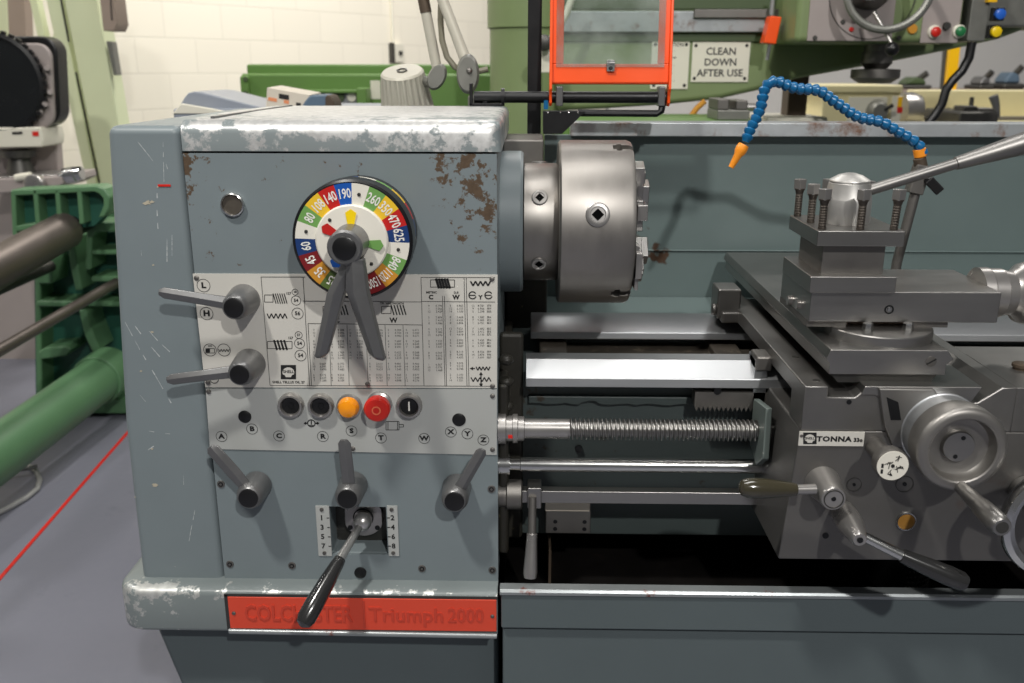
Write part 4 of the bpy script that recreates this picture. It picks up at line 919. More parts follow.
MB().tube([hc+V(.045, 0, -.018), lj+V(-.012, 0, -.012)], [.009, .011], 14).build('shade_stem', 'lamp_cast', wl)
pts = [at(*q, .60) for q in ((441, 4), (440.5, 20), (442, 40), (447, 57), (455, 67), (466, 72), (480, 71), (488, 69))]
MB().tube(pts, [.006]*8, 10).build('lamp_cable', 'cable_olive', wl, label='dull brown cable loop')

# ------------------------------------------------------------------ coolant hose
hs = at(897, 262, .30); b0 = V(hs.x-.004, .30, .9495)
ch = thing('coolant_hose', 'blue segmented coolant hose with orange nozzle on a steel pipe behind the tool post', 'hose', b0)
pt = at(917.5, 178, .30)
MB().tube([b0, V(hs.x, .30, hs.z), V(pt.x, .30, pt.z-.02)], [.0085, .0085, .0085], 16).build('hose_pipe', 'dull_steel', ch)
MB().rev(b0, ZA, [(0, .03), (.008, .03), (.010, .014), (.03, .013), (.03, 0)], 0, 28).build('pipe_foot', 'dull_steel', ch)
vb = MB().bar(V(pt.x-.004, .30, pt.z-.026), V(pt.x+.006, .30, pt.z+.022), .0125, .0125).build('valve_body', 'dull_steel', ch, .002)
p = at(929, 184, .29); mb = MB(); mb.bar(V(pt.x+.008, .29, pt.z-.002), V(p.x, .285, p.z+.006), .005, .005); mb.bar(V(p.x-.004, .285, p.z+.008), V(p.x+.016, .28, p.z-.012), .007, .008); mb.build('valve_lever', 'black_plastic', ch, .002)
of = at(921.5, 161, .30)
MB().rev((pt.x+.006, .30, pt.z+.020), (of-V(pt.x+.006, .30, pt.z+.02)), [(.016, .009), (.018, .0105), (.030, .0105), (.032, .008), (.032, 0)], 0, 24).build('hose_fitting', 'orange_plastic', ch)
hp_ = [(922.5, 154), (920.5, 147.5), (915, 142), (908, 137), (901, 133.5), (894.5, 129.5), (887.5, 125), (880, 121.5), (872, 120), (864.5, 119), (857.6, 116.9), (851.5, 113.6), (846, 109.5), (840.5, 105.5), (834.5, 101.5), (829, 97.5), (824, 93), (817.5, 90.2), (810, 89.4), (802.5, 89.2), (795, 88.2), (788, 86.0), (781.5, 82.8), (775, 81), (768.5, 83.2), (764.8, 88.5), (763, 95.5), (762, 103), (759.5, 110.2), (757, 117), (753.5, 123), (750.3, 129), (748, 135.5), (745.6, 141.7)]
pts = [at(x, y, .30-.05*i/len(hp_)) for i, (x, y) in enumerate(hp_)]
mb = MB()
for i in range(len(pts)-1):
    a, b = pts[i], pts[i+1]; d = b-a; ln = d.length
    mb.rev(a-d*.18, d, [(0, .0066), (ln*.25, .0096), (ln*.62, .0092), (ln*.9, .0070), (ln*1.25, .0060)], 0, 18)
mb.build('hose_segments', 'blue_plastic', ch)
n0, n1 = pts[-1], at(731.5, 166.5, .25); d = n1-n0
MB().rev(n0+d*.12, d, [(0, .0088), (d.length*.15, .0100), (d.length*.30, .0094), (d.length*.42, .0068), (d.length*.92, .0046), (d.length*.92, .003), (d.length*.7, 0)], 0, 24).build('hose_nozzle', 'orange_plastic', ch)

MB().rev((pt.x+.006, .30, pt.z+.012), (of-V(pt.x+.006, .30, pt.z+.02)), [(0, .011), (.022, .0105), (.024, .008), (.026, 0)], 0, 20).build('pipe_nut', 'rusty_steel', ch)

# ------------------------------------------------------------------ radial drill behind
DY = 2.2
cb = at(525, 110, DY)
rd = thing('radial_drill', 'big green radial drilling machine standing right behind the lathe', 'drilling machine', (cb.x, DY, 0))
rc = (at(568, 80, DY).x-at(490, 80, DY).x)/2; cxx = at(529, 80, DY).x
MB().rev((cxx, DY, 0), ZA, [(0, rc*1.7), (.12, rc*1.7), (.14, rc*1.25), (.22, rc), (at(0, 29, DY).z, rc), (at(0, 28, DY).z, rc*1.06), (at(0, 0, DY).z+.5, rc*1.06), (at(0, 0, DY).z+.5, 0)], 0, 56).build('column', 'green_drill', rd)
ay = DY-.02
def zp(px, py, Y): p = at(px, py, Y); return V(p.x, Y, p.z)
arm_pts = [(556, -40), (1040, -40), (1040, 24), (1000, 39), (950, 50), (900, 60), (850, 69), (800, 78), (760, 90), (720, 99), (662, 105), (600, 109), (556, 111)]
MB().prism([zp(x, y, ay-.14) for x, y in arm_pts], (0, .30, 0)).build('arm', 'green_drill', rd, .02, 3)
r0_, r1_ = zp(560, 32, ay-.17), zp(800, 11, ay-.17)
mb = MB(); mb.box((r0_.x, ay-.17, r0_.z), (r1_.x, ay-.13, r1_.z)); mb.build('arm_way', 'rim_metal', rd, .003)
r0_, r1_ = zp(694, 18, ay-.185), zp(790, 9, ay-.185)
mb = MB(); mb.box((r0_.x, ay-.185, r0_.z), (r1_.x, ay-.165, r1_.z)); mb.build('way_strip', 'dull_steel', rd, .003)
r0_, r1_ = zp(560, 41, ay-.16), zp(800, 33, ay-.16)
mb = MB(); mb.box((r0_.x, ay-.15, r0_.z), (r1_.x, ay-.135, r1_.z)); mb.box((r0_.x, ay-.15, zp(0, 11, ay).z), (r1_.x, ay-.135, zp(0, 2, ay).z)); mb.build('painted_groove_shade', 'green_dark', rd)  # dark green strips painted in for the shade of the grooves beside the way
def signp(name, x0, y0, x1, y1, lines, sizes, lbl, ys):
    Y = ay-.142; p0, p1 = zp(x0, y1, Y), zp(x1, y0, Y)
    s = MB().box((p0.x, Y-.003, p0.z), (p1.x, Y, p1.z)).build(name, 'sign_white', rd, .0008, label=lbl)
    mb = MB()
    for t, sz_, y in zip(lines, sizes, ys):
        text(mb, t, ((p0.x+p1.x)/2, Y-.0036, p1.z+(p0.z-p1.z)*y), sz_*(p1.z-p0.z), XA, ZA, 0, bold=.02)
    for i in (0, 1):
        for j in (0, 1): mb.rev(((p0.x+.012 if i else p1.x-.012), Y-.003, (p0.z+.012 if j else p1.z-.012)), -YA, [(0, .006), (.002, .004)], seg=10)
    mb.build('sign_lettering', 'ink', s)
signp('safety_sign', 690.5, 42, 750.5, 82, ('CLEAN', 'DOWN', 'AFTER USE'), (.25, .25, .25), 'white sign reading CLEAN DOWN AFTER USE', (.24, .51, .78))
signp('safety_sign', 650, 41, 690, 89, ('OPERATION', '- - -  - - -  -', 'Keep  clear', 'Stop  -  -', '- - - - -', 'Guard  - -'), (.10, .05, .06, .06, .05, .06), 'narrow grey instruction sign', (.08, .2, .34, .5, .66, .82))
# drill head
hy0 = ay-.42
def fp(x0, y0, x1, y1, Y): a, b = zp(x0, y1, Y), zp(x1, y0, Y); return a, b
a, b = fp(795, -60, 974, 43, hy0)
MB().box((a.x, hy0, a.z), (b.x, ay+.12, b.z)).build('drill_head', 'green_drill', rd, .02, 3)
a, b = fp(807, -60, 903, 41, hy0-.006)
pn = MB().box((a.x, hy0-.006, a.z), (b.x, hy0, b.z)).build('gear_panel', 'pink_grey', rd, .002, label='grey metal panel')
mb = MB()
mb.ring((zp(872, -6, hy0).x, hy0-.0065, zp(872, -6, hy0).z), -YA, [(0, .135), (.0006, .135), (.0006, .132), (0, .132)], 0, 48)
for px, py in ((815, 38), (899, 38), (843, 22)): mb.rev(zp(px, py, hy0-.006), -YA, [(0, .008), (.004, .006)], 0, 12)
mb.build('panel_marks', 'dark_steel', pn)
MB().rev(zp(851.5, 29.5, hy0-.006), -YA, [(0, .008), (.006, .006)], 0, 12).build('red_stud', 'red_button', pn)
a, b = fp(920, -60, 971, 43, hy0-.006)
pn = MB().box((a.x, hy0-.006, a.z), (b.x, hy0, b.z)).build('switch_panel', 'pink_grey', rd, .002, label='light grey switch panel')
for px, py, m, l in ((934, 32, 'red_button', 'red push button'), (958.5, 31.5, 'green_button', 'green push button')):
    p = zp(px, py, hy0-.006); bt = MB().rev(p, -YA, [(0, .021), (.008, .020), (.010, .016), (.010, 0)], 0, 24).build('push_button', 'sign_white', rd, label=l)
    MB().rev(p+V(0, -.009, 0), -YA, [(0, .0155), (.010, .015), (.013, .01), (.014, 0)], 0, 20).build('button_cap', m, bt)
MB().rev(zp(946, 26, hy0-.006), -YA, [(0, .012), (.012, .011), (.012, 0)], 0, 16).build('selector_knob', 'dark_steel', rd)
MB().rev(zp(912, 29, hy0), -YA, [(0, .016), (.008, .014), (.008, 0)], 0, 16).build('brass_plug', 'd_ochre', rd)
a, b = fp(971, -60, 1004, 41, hy0)
MB().box((a.x, hy0+.03, a.z), (b.x, hy0+.30, b.z)).build('terminal_box', 'lamp_cast', rd, .004)
for px, py, m in ((996.5, 14.5, 'blue_button'), (992.5, 32, 'yellow_button')):
    p = zp(px, py, hy0+.03); bt = MB().box((p.x-.022, hy0+.012, p.z-.020), (p.x+.018, hy0+.03, p.z+.020)).build('pilot_button', 'black_plastic', rd, .003, label=m.split('_')[0]+' button')
    MB().rev(p+V(0, -.017, 0), -YA, [(0, .0165), (.012, .016), (.014, .012), (.014, 0)], 0, 20).build('button_cap', m, bt)
a, b = fp(988, -40, 1003, 2, hy0+.01); MB().box((a.x, hy0+.01, a.z), (b.x, hy0+.03, b.z)).build('warning_label', 'yellow_paint', rd)
MB().box((b.x+.0, ay-.2, zp(0, 29, ay).z), (b.x+.6, ay+.1, zp(0, -60, ay).z)).build('motor_housing', 'lamp_cast', rd, .01)
# handwheel with ball lever
wc = zp(889, -12, hy0-.14); 
whl = MB().ring(wc, V(-.25, -1, .1), [(.012*cos(2*pi*i/10), .118+.012*sin(2*pi*i/10)) for i in range(10)], 0, 56).build('feed_wheel', 'lamp_cast', rd)
MB().cyl(V(zp(868, -4, hy0).x, hy0, wc.z+.02), wc+V(-.05, .0, .02), .075, .055, seg=32).build('wheel_hub', 'dark_steel', whl)
l0, l1 = zp(874, 12, hy0-.10), zp(892, 44, hy0-.16)
MB().tube([l0, l1], [.007, .006], 12).build('quill_lever', 'stage_steel', rd)
MB().ball(zp(892, 49, hy0-.16), .021, 0, 20).build('lever_ball', 'black_plastic', rd, label='shiny black ball')
# spindle, flange and inner column slide
sp = zp(880, 60, hy0+.12)
MB().rev((sp.x, hy0+.15, zp(0, 82, hy0+.15).z), ZA, [(0, .05), (.018, .078), (.045, .078), (.047, .035), (.065, .050), (.10, .048), (.101, .042), (.22, .042), (.22, 0)], 0, 40).build('spindle', 'dull_steel', rd)
MB().rev(zp(773, -4, ay-.22)-V(0, 0, .0), -ZA, [(0, .008), (.06, .008), (.06, 0)], 0, 12).build('limit_rod', 'galvanised', rd)
a, b = fp(764, 17, 782, 43, ay-.30)
MB().prism([V(a.x, ay-.30, a.z), V(b.x-.012, ay-.30, a.z-.004), V(b.x, ay-.30, b.z), V(a.x+.015, ay-.30, b.z+.004)], (0, .06, 0)).build('limit_switch', 'orange_paint', rd, .004, label='orange switch box')
MB().cyl(zp(770, 43, ay-.21), zp(767, 60, ay-.21), .006).build('switch_stem', 'galvanised', rd)
# coolant tube and grey clamp lever beside the column
pts = [zp(x, y, ay-.3) for x, y in ((575, -10), (566, 15), (556, 30), (549, 45), (547, 60))]
MB().tube(pts, [.012]*5, 12).build('drill_conduit', 'sign_white', rd, label='pale conduit')
p = zp(544, 43, ay-.34); MB().rev(p, -YA, [(0, .026), (.02, .026), (.024, .02), (.024, 0)], 0, 24).build('clamp_knob', 'dark_steel', rd)
a, b = fp(541, 45, 552, 73, ay-.32); MB().box((a.x, ay-.32, a.z), (b.x, ay-.25, b.z)).build('conduit_box', 'sign_white', rd, .004)
mb = MB(); mb.box((cxx-.3, DY-.9, .0), (cxx+1.9, DY+.45, .14)); mb.build('drill_base', 'green_dark', rd, .02)
cable = [zp(x, y, DY-.45) for x, y in ((972, 42), (969, 58), (962, 71), (953, 80), (946, 90), (942, 104), (935, 115), (926, 126), (915, 140))]
MB().tube(cable, [.014]*9, 12).build('power_cable', 'black_plastic', rd, label='thick black cable')
# rusty guard edge and brass pipe under the arm
MB().tube([zp(x, y, ay-.2) for x, y in ((705, 101), (697, 108), (690, 118), (684, 130))], [.010]*4, 10).build('coolant_pipe', 'd_ochre', rd, label='yellow brown pipe')

# dark drill column standing between the lathe and the cream lathe
p = at(800, 115, 2.35)
bd = thing('pillar_stand', 'dark square pillar of a small stand under the drill head, left of the cream lathe', 'stand', (p.x, 2.35, 0))
a, b = zp(787, 116, 2.3), zp(813, 40, 2.3)
MB().box((a.x, 2.3, .66), (b.x, 2.4, b.z)).build('pillar', 'rusty_steel', bd, .006)
a2, b2 = zp(779, 58, 2.28), zp(822, 44, 2.28)
MB().box((a2.x, 2.28, a2.z), (b2.x, 2.42, b2.z)).build('pillar_cap', 'rusty_steel', bd, .006)
a2, b2 = zp(766, 124, 2.2), zp(815, 117, 2.2)
MB().box((a2.x, 2.2, a2.z-.08), (b2.x+.05, 2.55, b2.z)).build('work_table', 'sign_white', bd, .01)
MB().box((a.x-.02, 2.28, 0), (b.x+.02, 2.44, a2.z-.07)).build('pedestal', 'green_dark', bd, .01)
# machine vice on the drill base table
a, b = zp(556, 140, 1.5), zp(765, 121, 1.5)
MB().box((a.x, 1.5, .14), (b.x, 1.95, b.z)).build('work_table', 'green_bright', rd, .01)
vc = thing('machine_vice', 'grey machine vice lying on the green work table behind the hose nozzle', 'vice', ((a.x+b.x)/2, 1.6, b.z))
vz = b.z; vx0, vx1 = zp(716, 118, 1.55).x, zp(748, 118, 1.55).x
mb = MB(); mb.box((vx0, 1.53, vz), (vx1, 1.70, vz+.03)); mb.build('vice_base', 'lamp_cast', vc, .004)
mb = MB(); mb.box((vx0, 1.54, vz+.03), (vx0+.035, 1.69, vz+.062)); mb.box((vx1-.04, 1.54, vz+.03), (vx1-.005, 1.69, vz+.058)); mb.build('vice_jaw', 'dull_steel', vc, .004)
mb = MB(); mb.cyl((vx1, 1.61, vz+.035), (vx1+.05, 1.61, vz+.035), .012); mb.cyl((vx1+.05, 1.61, vz-.0+.035), (vx1+.06, 1.61, vz+.035), .02); mb.build('vice_screw', 'stage_steel', vc)

# ------------------------------------------------------------------ cream lathe further back
CY = 3.4
cl = thing('bench_lathe', 'cream coloured lathe standing farther back on the right, past the drill', 'lathe', (at(900, 110, CY).x, CY, 0))
def cbox(name, m, x0, y0, x1, y1, Y, dpt, par=cl, bev=.01, label=None):
    a, b = zp(x0, y1, Y), zp(x1, y0, Y); return MB().box((a.x, Y, a.z), (b.x, Y+dpt, b.z)).build(name, m, par, bev, label=label)
cbox('splash_back', 'cream_paint', 905, 90, 1120, 120, CY+.5, .03)
cbox('headstock', 'cream_paint', 818, 87, 902, 150, CY, .5)
cbox('headstock_cover', 'cream_paint', 816, 85, 904, 93, CY-.02, .54)
cbox('front_panel', 'sign_white', 846, 97, 888, 130, CY-.012, .012, bev=.003, label='pale grey panel')
cbox('legend_strip', 'sign_white', 889, 96, 903, 130, CY-.012, .012, bev=.003)
cbox('warning_label', 'yellow_paint', 897.5, 97, 903, 107, CY-.016, .005, bev=.001); cbox('red_label', 'red_button', 897, 107, 903, 113, CY-.016, .005, bev=.001)
MB().rev(zp(877, 111, CY-.012), -YA, [(0, .055), (.02, .05), (.05, .035), (.05, 0)], 0, 32).build('speed_knob', 'lamp_cast', cl)
MB().tube([zp(885, 110, CY-.06), zp(893, 105, CY-.08)], [.008, .01], 10).build('speed_lever', 'black_plastic', cl)
p = zp(905, 108, CY+.25); MB().rev((p.x-.02, CY+.25, p.z-.02), XA, [(0, .10), (.05, .10), (.09, .085), (.11, .05), (.11, 0)], 0, 36).build('chuck', 'stage_steel', cl)
cbox('bed', 'cream_paint', 800, 124, 1120, 150, CY, .5)
cbox('bed_way', 'dull_steel', 903, 117, 1120, 121, CY+.3, .08, bev=.002)
cbox('saddle', 'dark_steel', 958, 112, 1000, 127, CY-.05, .5, bev=.012)
cbox('tool_post', 'dark_steel', 963, 106, 978, 114, CY+.05, .12, bev=.006); cbox('tool_slide', 'dull_steel', 978, 108, 996, 114, CY+.05, .12, bev=.006)
MB().tube([zp(971, 107, CY+.1), zp(972, 97, CY+.1)], [.012, .010], 10).build('tool_bolt', 'dark_steel', cl)
MB().tube([zp(998, 117, CY-.03), zp(996, 105, CY-.03), zp(993.5, 96, CY-.03)], [.010, .018, .022], 12).build('clamp_lever', 'gunmetal', cl)
a, b = zp(790, 126, CY), zp(1120, 126, CY); MB().box((a.x, CY+.03, 0), (b.x, CY+.47, a.z)).build('cabinet', 'cream_paint', cl, .01)
# things along the far grey wall
yp = thing('safety_post', 'yellow painted upright post with a dark edge behind the cream lathe', 'post', (at(953, 88, 5.2).x, 5.2, 0))
a, b = zp(948, 90, 5.2), zp(958, 30, 5.2)
MB().prism([zp(946, 92, 5.2), zp(956, 92, 5.2), zp(962, 30, 5.2), zp(952, 30, 5.2)], (0, .06, 0)).build('post_face', 'yellow_paint', yp)
MB().prism([zp(943, 92, 5.24), zp(946, 92, 5.24), zp(953, 30, 5.24), zp(948, 30, 5.24)], (0, .06, 0)).build('post_edge', 'dark_steel', yp)
a = zp(951, 92, 5.2); MB().box((a.x-.08, 5.17, 0), (a.x+.08, 5.33, a.z)).build('post_foot', 'yellow_paint', yp)
bn = thing('workbench', 'long dark workbench far back against the grey wall at the right', 'workbench', (at(950, 92, 6.5).x, 6.5, 0))
a, b = zp(870, 92.5, 6.3), zp(1100, 90, 6.3)
MB().box((a.x, 6.3, b.z-.05), (b.x, 7.1, b.z)).build('bench_top', 'brown_box', bn, .005)
for x in (a.x+.05, (a.x+b.x)/2, b.x-.1):
    for y in (6.35, 6.98): MB().box((x, y, 0), (x+.07, y+.07, b.z-.05)).build('leg', 'dark_steel', bn)
BZt = b.z
def lumpy(name, lab, cat, px, wpx, hpx, m, m2, seed):
    random.seed(seed); p = zp(px, 90, 6.55); k = 8.4/917; t = thing(name, lab, cat, (p.x, 6.6, BZt))
    w_, h_ = wpx*k, hpx*k
    MB().box((p.x-w_/2, 6.5, BZt), (p.x+w_/2, 6.8, BZt+h_*.3)).build('fixture_base', m, t, .02)
    MB().prism([V(p.x-w_*.35, 6.55, BZt+h_*.3), V(p.x+w_*.4, 6.55, BZt+h_*.3), V(p.x+w_*.3, 6.55, BZt+h_*.75), V(p.x-w_*.05, 6.55, BZt+h_*.9), V(p.x-w_*.25, 6.55, BZt+h_*.6)], (0, .2, 0)).build('fixture_body', m2, t, .02)
    MB().cyl(V(p.x+w_*.1, 6.6, BZt+h_*.6), V(p.x+w_*.35, 6.55, BZt+h_*1.15), .025).build('fixture_arm', m, t)
lumpy('bench_grinder', 'dark bench machine right of the black cable, far back on the bench', 'grinder', 984, 14, 13, 'dark_steel', 'gunmetal', 1)
lumpy('bench_machine', 'blue topped bench machine far back near the right edge of the photo', 'machine', 1011, 20, 17, 'dark_steel', 'blue_grey', 2)
lumpy('drill_vice', 'dark low vice left of the yellow post on the far bench', 'vice', 915, 26, 12, 'dark_steel', 'green_dark', 3)

# ------------------------------------------------------------------ left side: rolling machine, projector, gantry leg
RY = 2.2
rm = thing('bending_rolls', 'green cast bending rolls machine with steel rollers on the floor left of the lathe', 'rolling machine', (at(75, 413, RY).x, RY, 0))
def px_prism(name, m, pts, Y, dpt, par, bev=0.0, label=None): return MB().prism([zp(x, y, Y) for x, y in pts], (0, dpt, 0)).build(name, m, par, bev, label=label)
zb = zp(60, 413, RY).z
px_prism('end_frame', 'green_pocket_shade', [(34, 232), (150, 232), (150, 412), (36, 412)], RY+.10, .10, rm)
mb = MB()
def rr(pts, Y, d): mb.prism([zp(x, y, Y) for x, y in pts], (0, d, 0))
rr([(34, 232), (40, 232), (42, 412), (36, 412)], RY, .2); rr([(34, 399), (150, 399), (150, 414), (36, 414)], RY-.04, .3); rr([(36, 301), (150, 301), (150, 307), (36, 307)], RY-.02, .2)
rr([(86, 226), (92, 222), (112, 222), (150, 224), (150, 232), (96, 232), (92, 238), (91, 270), (85, 270)], RY-.03, .14); rr([(91, 250), (150, 250), (150, 255), (91, 255)], RY-.03, .14); rr([(91, 276), (150, 276), (150, 282), (91, 282)], RY-.03, .14)
rr([(66, 238), (73, 238), (77, 262), (82, 290), (75, 291), (70, 268)], RY-.03, .14); rr([(78, 310), (86, 310), (92, 330), (100, 350), (92, 352), (84, 335)], RY-.03, .14)
rr([(38, 352), (44, 348), (66, 346), (72, 350), (66, 356), (40, 360)], RY-.03, .14); rr([(36, 258), (50, 258), (52, 262), (52, 284), (36, 284)], RY-.03, .14)
mb.build('frame_ribs', 'green_casting', rm, .008)
px_prism('top_beam_back', 'green_pocket_shade', [(14, 193), (102, 190), (108, 200), (106, 214), (94, 226), (14, 236)], RY-.14, .06, rm)
mb = MB(); Yb = RY-.20
rr([(10, 190), (96, 186), (104, 189), (110, 197), (109, 208), (104, 217), (98, 218), (103, 206), (103, 199), (99, 194), (94, 192), (14, 196)], Yb, .10)
rr([(10, 190), (15, 190), (17, 236), (12, 236)], Yb, .10); rr([(15, 226), (62, 219), (64, 224), (16, 232)], Yb, .10)
for x in (34, 56, 78): rr([(x-2, 189), (x+3, 189), (x+6, 224), (x+1, 225)], Yb, .08)
mb.build('top_beam', 'green_casting', rm, .006)
# beam carries on a leg reaching the floor behind
px_prism('rear_leg', 'green_casting', [(86, 200), (150, 200), (150, 412), (86, 412)], RY+.2, .12, rm)
def along(p, q, k0, k1): return p+(q-p)*k0, p+(q-p)*k1
p, q = at(66, 230, 2.02), at(0, 266, 1.62); a, b = along(p, q, 0, 2.6); MB().cyl(a, b, .066, .066, seg=40).build('upper_roller', 'dark_roller', rm, .004)
a, b = along(p, q, 0, -.5); MB().cyl(a, b, .042, seg=28).build('roller_journal', 'black_metal', rm, .003)
p, q = at(114, 284, 2.15), at(0, 350, 1.40); a, b = along(p, q, -.05, 1.9); MB().cyl(a, b, .0195, seg=24).build('tie_rod', 'dark_roller', rm)
p, q = at(46, 268, 2.1), at(0, 288, 1.75); a, b = along(p, q, -.1, 3); MB().cyl(a, b, .022, seg=24).build('lower_roller', 'dark_steel', rm)
p, q = at(103, 376, 2.12), at(0, 452, 1.42); a, b = along(p, q, 0, 1.9); MB().cyl(a, b, .088, seg=40).build('cross_tube', 'green_casting', rm)
a, b = along(p, q, -.10, .08); MB().cyl(a, b, .100, .098, seg=40).build('tube_flange', 'green_casting', rm, .004)
far = V(0, -1.55, 0)
mb = MB(); c = zp(60, 300, RY)+V(-.25, -1.55, 0); mb.box((c.x-.15, c.y, 0), (c.x+.3, c.y+.12, .93)); mb.build('end_frame', 'green_casting', rm, .02)

JY = 2.95
pj = thing('profile_projector', 'grey measuring projector with a round black screen at the left edge of the photo', 'projector', (at(20, 190, JY).x, JY, 0))
def rrect(x0, y0, x1, y1, r, n=6):
    pts = []
    for cx_, cy_, a0 in ((x1-r, y0+r, -90), (x1-r, y1-r, 0), (x0+r, y1-r, 90), (x0+r, y0+r, 180)):
        for i in range(n+1):
            a = radians(a0+90*i/n); pts.append((cx_+r*cos(a), cy_+r*sin(a)))
    return pts
px_prism('screen_hood', 'black_plastic', [(x+(y-80)*.05, y) for x, y in rrect(-75, 36, 58, 127, 17)], JY-.14, .10, pj, .01)
px_prism('screen_bezel', 'pink_grey', [(x+(y-80)*.05, y) for x, y in rrect(-70, 43, 52, 129, 15)], JY-.16, .03, pj, .01)
c = zp(-3, 83, JY-.175); rs = zp(47, 83, JY-.16).x-c.x
scn = MB().ring(c, V(.03, -1, -.02), [(0, rs), (.025, rs), (.03, rs*.93), (.012, rs*.90), (0, rs*.90)], 0, 64)
for i in range(40):
    a = 2*pi*i/40; d = V(cos(a), 0, sin(a)); scn.obox(c+d*rs*1.02+V(0, -.012, 0), d*.008, V(-sin(a), 0, cos(a))*.009, YA*.008)
scn = scn.build('screen_ring', 'black_plastic', pj)
MB().rev(c, V(.03, -1, -.02), [(0, rs*.91), (.014, rs*.91), (.016, 0)], 0, 56).build('projection_screen', 'screen_black', scn)
for x, y in ((47, 68), (50, 92), (45, 104), (40, 112)): MB().cyl(zp(x, y, JY-.16), zp(x, y, JY-.19), .011).build('bezel_knob', 'pink_grey', pj)
px_prism('column', 'pink_grey', [(-60, 125), (55, 125), (60, 192), (62, 420), (-60, 420)], JY-.02, .06, pj, .01)
px_prism('lens_housing', 'sign_white', [(-40, 128), (40, 127), (43, 138), (42, 147), (-40, 149)], JY-.20, .2, pj, .008, 'pale lens housing')
px_prism('red_label', 'red_button', [(32, 131.5), (38, 131.5), (38.5, 136), (32.5, 136)], JY-.203, .003, pj); px_prism('dark_label', 'ink', [(12, 132), (22, 131.5), (22, 134), (12, 134.5)], JY-.203, .003, pj)
a = zp(18, 150, JY-.12); MB().rev(a, -ZA, [(0, .075), (.03, .07), (.035, .045), (.10, .06), (.12, .035), (.12, 0)], 0, 32).build('objective_lens', 'dark_steel', pj)
px_prism('measuring_stage', 'pink_grey', [(-30, 180), (62, 176), (64, 184), (50, 190), (-30, 196)], JY-.30, .32, pj, .008)
px_prism('stage_plate', 'stage_steel', [(-20, 178), (58, 174), (60, 177), (-20, 182)], JY-.28, .25, pj, .003)
p = zp(37, 183.5, JY-.31); MB().rev(p, -YA, [(0, .042), (.03, .042), (.034, .036), (.034, 0)], 0, 32).build('stage_knob', 'stage_steel', pj)
MB().tube([zp(16, 178, JY-.31), zp(31, 175.5, JY-.31)], .016, 14).build('stage_spindle', 'sign_white', pj)
p, q = zp(60, 177, JY-.28), zp(82, 173, JY-.28); d = q-p
MB().rev(p, d, [(0, .016), (d.length*.3, .016), (d.length*.3, .034), (d.length*.72, .034), (d.length*.74, .03), (d.length, .028), (d.length, 0)], 0, 28).build('micrometer', 'polished', pj)
MB().tube([zp(62, 171, JY-.29), zp(80, 168.5, JY-.29)], .010, 10).build('stage_screw', 'black_plastic', pj)

def px_struct(name, m, pts, Y, dpt): return struct(MB().prism([zp(x, y, Y) for x, y in pts], (0, dpt, 0)).build(name, m, None, .006))
SYY = 3.5
fl = lambda x0, s, y: x0+s*y
px_struct('trim_3', 'pale_green', [(fl(64, .20, -70), -70), (fl(97, .175, -70), -70), (fl(97, .175, 320), 320), (fl(64, .20, 320), 320)], SYY, .14)
px_struct('trim_4', 'pale_green', [(fl(46, .22, -70), -70), (fl(60, .2, -70), -70), (fl(60, .2, 320), 320), (fl(46, .22, 320), 320)], SYY+.04, .18)
px_struct('trim_5', 'brown_box', [(4, -70), (22, -70), (38, 320), (20, 320)], SYY+.5, .08)
px_struct('trim_6', 'pale_green', [(20, -40), (28, -40), (62, 110), (54, 110)], SYY+.3, .06)
px_struct('trim_7', 'pale_green', [(78, -60), (84, -60), (44, 90), (38, 90)], SYY+.3, .06)
px_struct('trim_8', 'pale_green', [(-60, -60), (6, -60), (14, 320), (-60, 320)], SYY+.6, .06)
px_struct('painted_gap_shade_1', 'black_metal', [(57, -14), (59.2, -14), (69.5, 42), (67.4, 42)], SYY-.004, .008)  # thin black strip standing in for the shadow gap along the post flange
px_struct('painted_gap_shade_2', 'black_metal', [(74.5, 72), (76.6, 72), (100.5, 186), (98.6, 186)], SYY-.004, .008)  # lower black strip, painted in for the same shadow gap
bxx = thing('junction_box', 'brown box fixed high on the pale green post at the top left', 'box', zp(108, 31, SYY-.02))
MB().prism([zp(x, y, SYY-.14) for x, y in ((96, -30), (110, -30), (117, 24), (114, 31), (103, 31))], (0, .14, 0)).build('box_body', 'brown_box', bxx, .006)
MB().prism([zp(x, y, SYY-.145) for x, y in ((108, -30), (109, -30), (112, 20), (111, 20))], (0, .005, 0)).build('box_seam', 'dark_steel', bxx)
sw = MB().prism([zp(x, y, SYY-.02) for x, y in ((106, 41), (111.5, 41.5), (117, 75), (113.5, 75.5))], (0, .06, 0)).build('cover_plate', 'lamp_cast', None, .003)
tag(sw, 'narrow grey plate on the right edge of the pale green post, under the brown box', 'plate')

# ------------------------------------------------------------------ things seen over the headstock lid
GY = 3.0
gm = thing('workshop_machine', 'bright green long machine body standing behind the headstock in front of the block wall', 'machine', (at(370, 107, GY).x, GY, 0))
def gbx(name, m, x0, y0, x1, y1, Y, d, bev=.01, par=gm, label=None):
    a, b = zp(x0, y1, Y), zp(x1, y0, Y); return MB().box((a.x, Y, a.z), (b.x, Y+d, b.z)).build(name, m, par, bev, label=label)
a, b = zp(243, 107, GY), zp(505, 74, GY); MB().box((a.x, GY, 0), (b.x, GY+.4, b.z)).build('machine_body', 'green_bright', gm, .012)
gbx('top_rail', 'green_bright', 247, 64.5, 505, 76, GY+.08, .25)
gbx('end_bracket', 'green_bright', 241, 76, 248, 100, GY-.02, .05)
for y in (79, 93): MB().rev(zp(246, y, GY-.02), -YA, [(0, .012), (.01, .012), (.01, 0)], 0, 6).build('bracket_bolt', 'green_dark', gm)
gbx('ledge', 'green_bright', 296, 90, 362, 93, GY-.10, .1, .004)
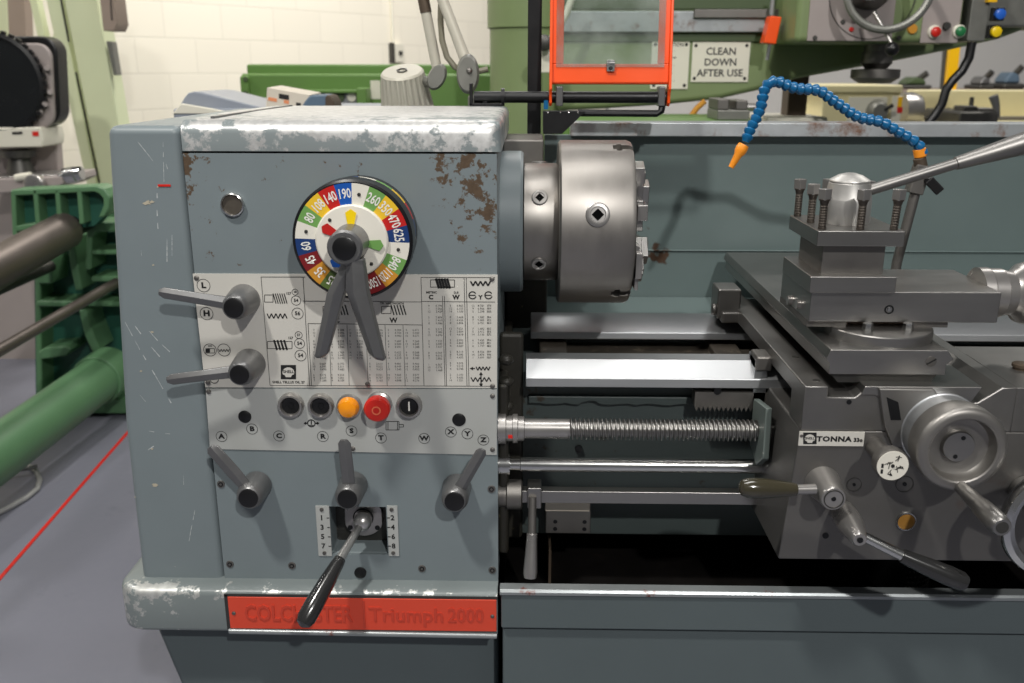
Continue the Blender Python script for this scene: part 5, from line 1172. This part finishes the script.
gbx('control_panel', 'galvanised', 300, 93, 362, 112, GY-.06, .06, .004, label='grey panel of small dials')
for x in (330, 340, 352): MB().rev(zp(x, 97, GY-.06), -YA, [(0, .022), (.012, .02), (.012, 0)], 0, 20).build('panel_dial', 'sign_white' if x != 340 else 'green_dark', gm)
gbx('side_shield', 'green_bright', 357, 88, 366, 112, GY-.12, .12, .006)
gbx('instruction_label', 'sign_white', 371, 80.5, 380, 99, GY-.003, .003, 0, label='small white instruction label')

BYY = 1.35
gc = thing('machine_cabinet', 'grey blue cabinet with a sloping rounded hood, just over the left of the headstock', 'cabinet', (at(215, 112, BYY).x, BYY, 0))
zt = zp(300, 108.5, BYY).z; xl, xr = zp(172, 110, BYY).x, zp(380, 110, BYY).x
MB().box((xl, BYY, 0), (xr, BYY+.45, zt)).build('cabinet_body', 'grey_panel_paint', gc, .01)
px_prism('sloping_hood', 'grey_panel_paint', [(176, 112), (184, 98), (188, 93), (194, 91.5), (202, 92.5), (262, 107.5), (262, 113)], BYY+.02, .30, gc, .004)
px_prism('hood_side', 'sign_white', [(172, 114), (181, 103.5), (214, 109), (240, 114)], BYY-.004, .02, gc, .003, 'white lower side panel')
wb = thing('carton', 'white carton with orange and black print on the cabinet behind the lid', 'box', (zp(290, 108, BYY+.1).x, BYY+.1, zt))
p = [zp(x, y, BYY+.06) for x, y in ((267, 87.5), (309, 95), (309, 108.5), (266, 108.5))]
for q in p[2:]: q.z = zt+.0005
MB().prism(p, V(.004, .14, .004)).build('carton_body', 'cardboard', wb, .001)
ex = V(0, -.0012, 0)
for pts, m in ((((268.5, 97), (277, 98.6), (277, 102), (268, 100.4)), 'orange_print'), (((284, 99.8), (289, 100.6), (289, 104), (284, 103.2)), 'orange_print'), (((279, 93.5), (289, 95.2), (289, 100), (279, 98.3)), 'ink'), (((296, 102.5), (301, 103), (301, 107), (296, 106.5)), 'ink')):
    MB().prism([zp(x, y, BYY+.06) for x, y in pts], ex).build('printed_mark', m, wb)
rl = thing('abrasive_roll', 'blue grey rounded roll with a brown end lying beside the white carton', 'roll', (zp(345, 108, BYY+.05).x, BYY+.05, zt))
mb = MB(); pr_ = [(301, 109), (304, 102), (308, 97), (312, 95), (326, 94.5), (329, 100), (330, 109)]
q = [zp(x, y, BYY+.05) for x, y in pr_]
for i in (0, -1): q[i].z = zt+.0005
mb.prism(q, (0, .10, 0)); mb.build('roll_body', 'blue_grey', rl, .006)
q = [zp(x, y, BYY+.045) for x, y in ((325, 109), (325, 98), (327, 94.5), (330, 96), (334, 102), (335, 109))]
for i in (0, -1): q[i].z = zt+.0005
MB().prism(q, (0, .105, 0)).build('roll_end', 'rusty_steel', rl, .004, label='brown end')

# cable on the floor at the left edge
cpts = [atz(x, y, .0095) for x, y in ((-30, 476), (-6, 466), (12, 461), (26, 464), (36, 471), (40, 480), (37, 489), (26, 498), (12, 506), (-6, 515), (-30, 524))]
tag(MB().tube(cpts, .009, 12).build('floor_cable', 'cable_grey'), 'grey cable looped on the floor at the left edge', 'cable')
cp2 = [atz(x, y, .026) for x, y in ((-30, 484), (-5, 473), (14, 470), (30, 468), (37, 466))]
tag(MB().tube(cp2, .007, 10).build('floor_cable', 'cable_grey'), 'thin grey cable lying across the looped one on the floor', 'cable')
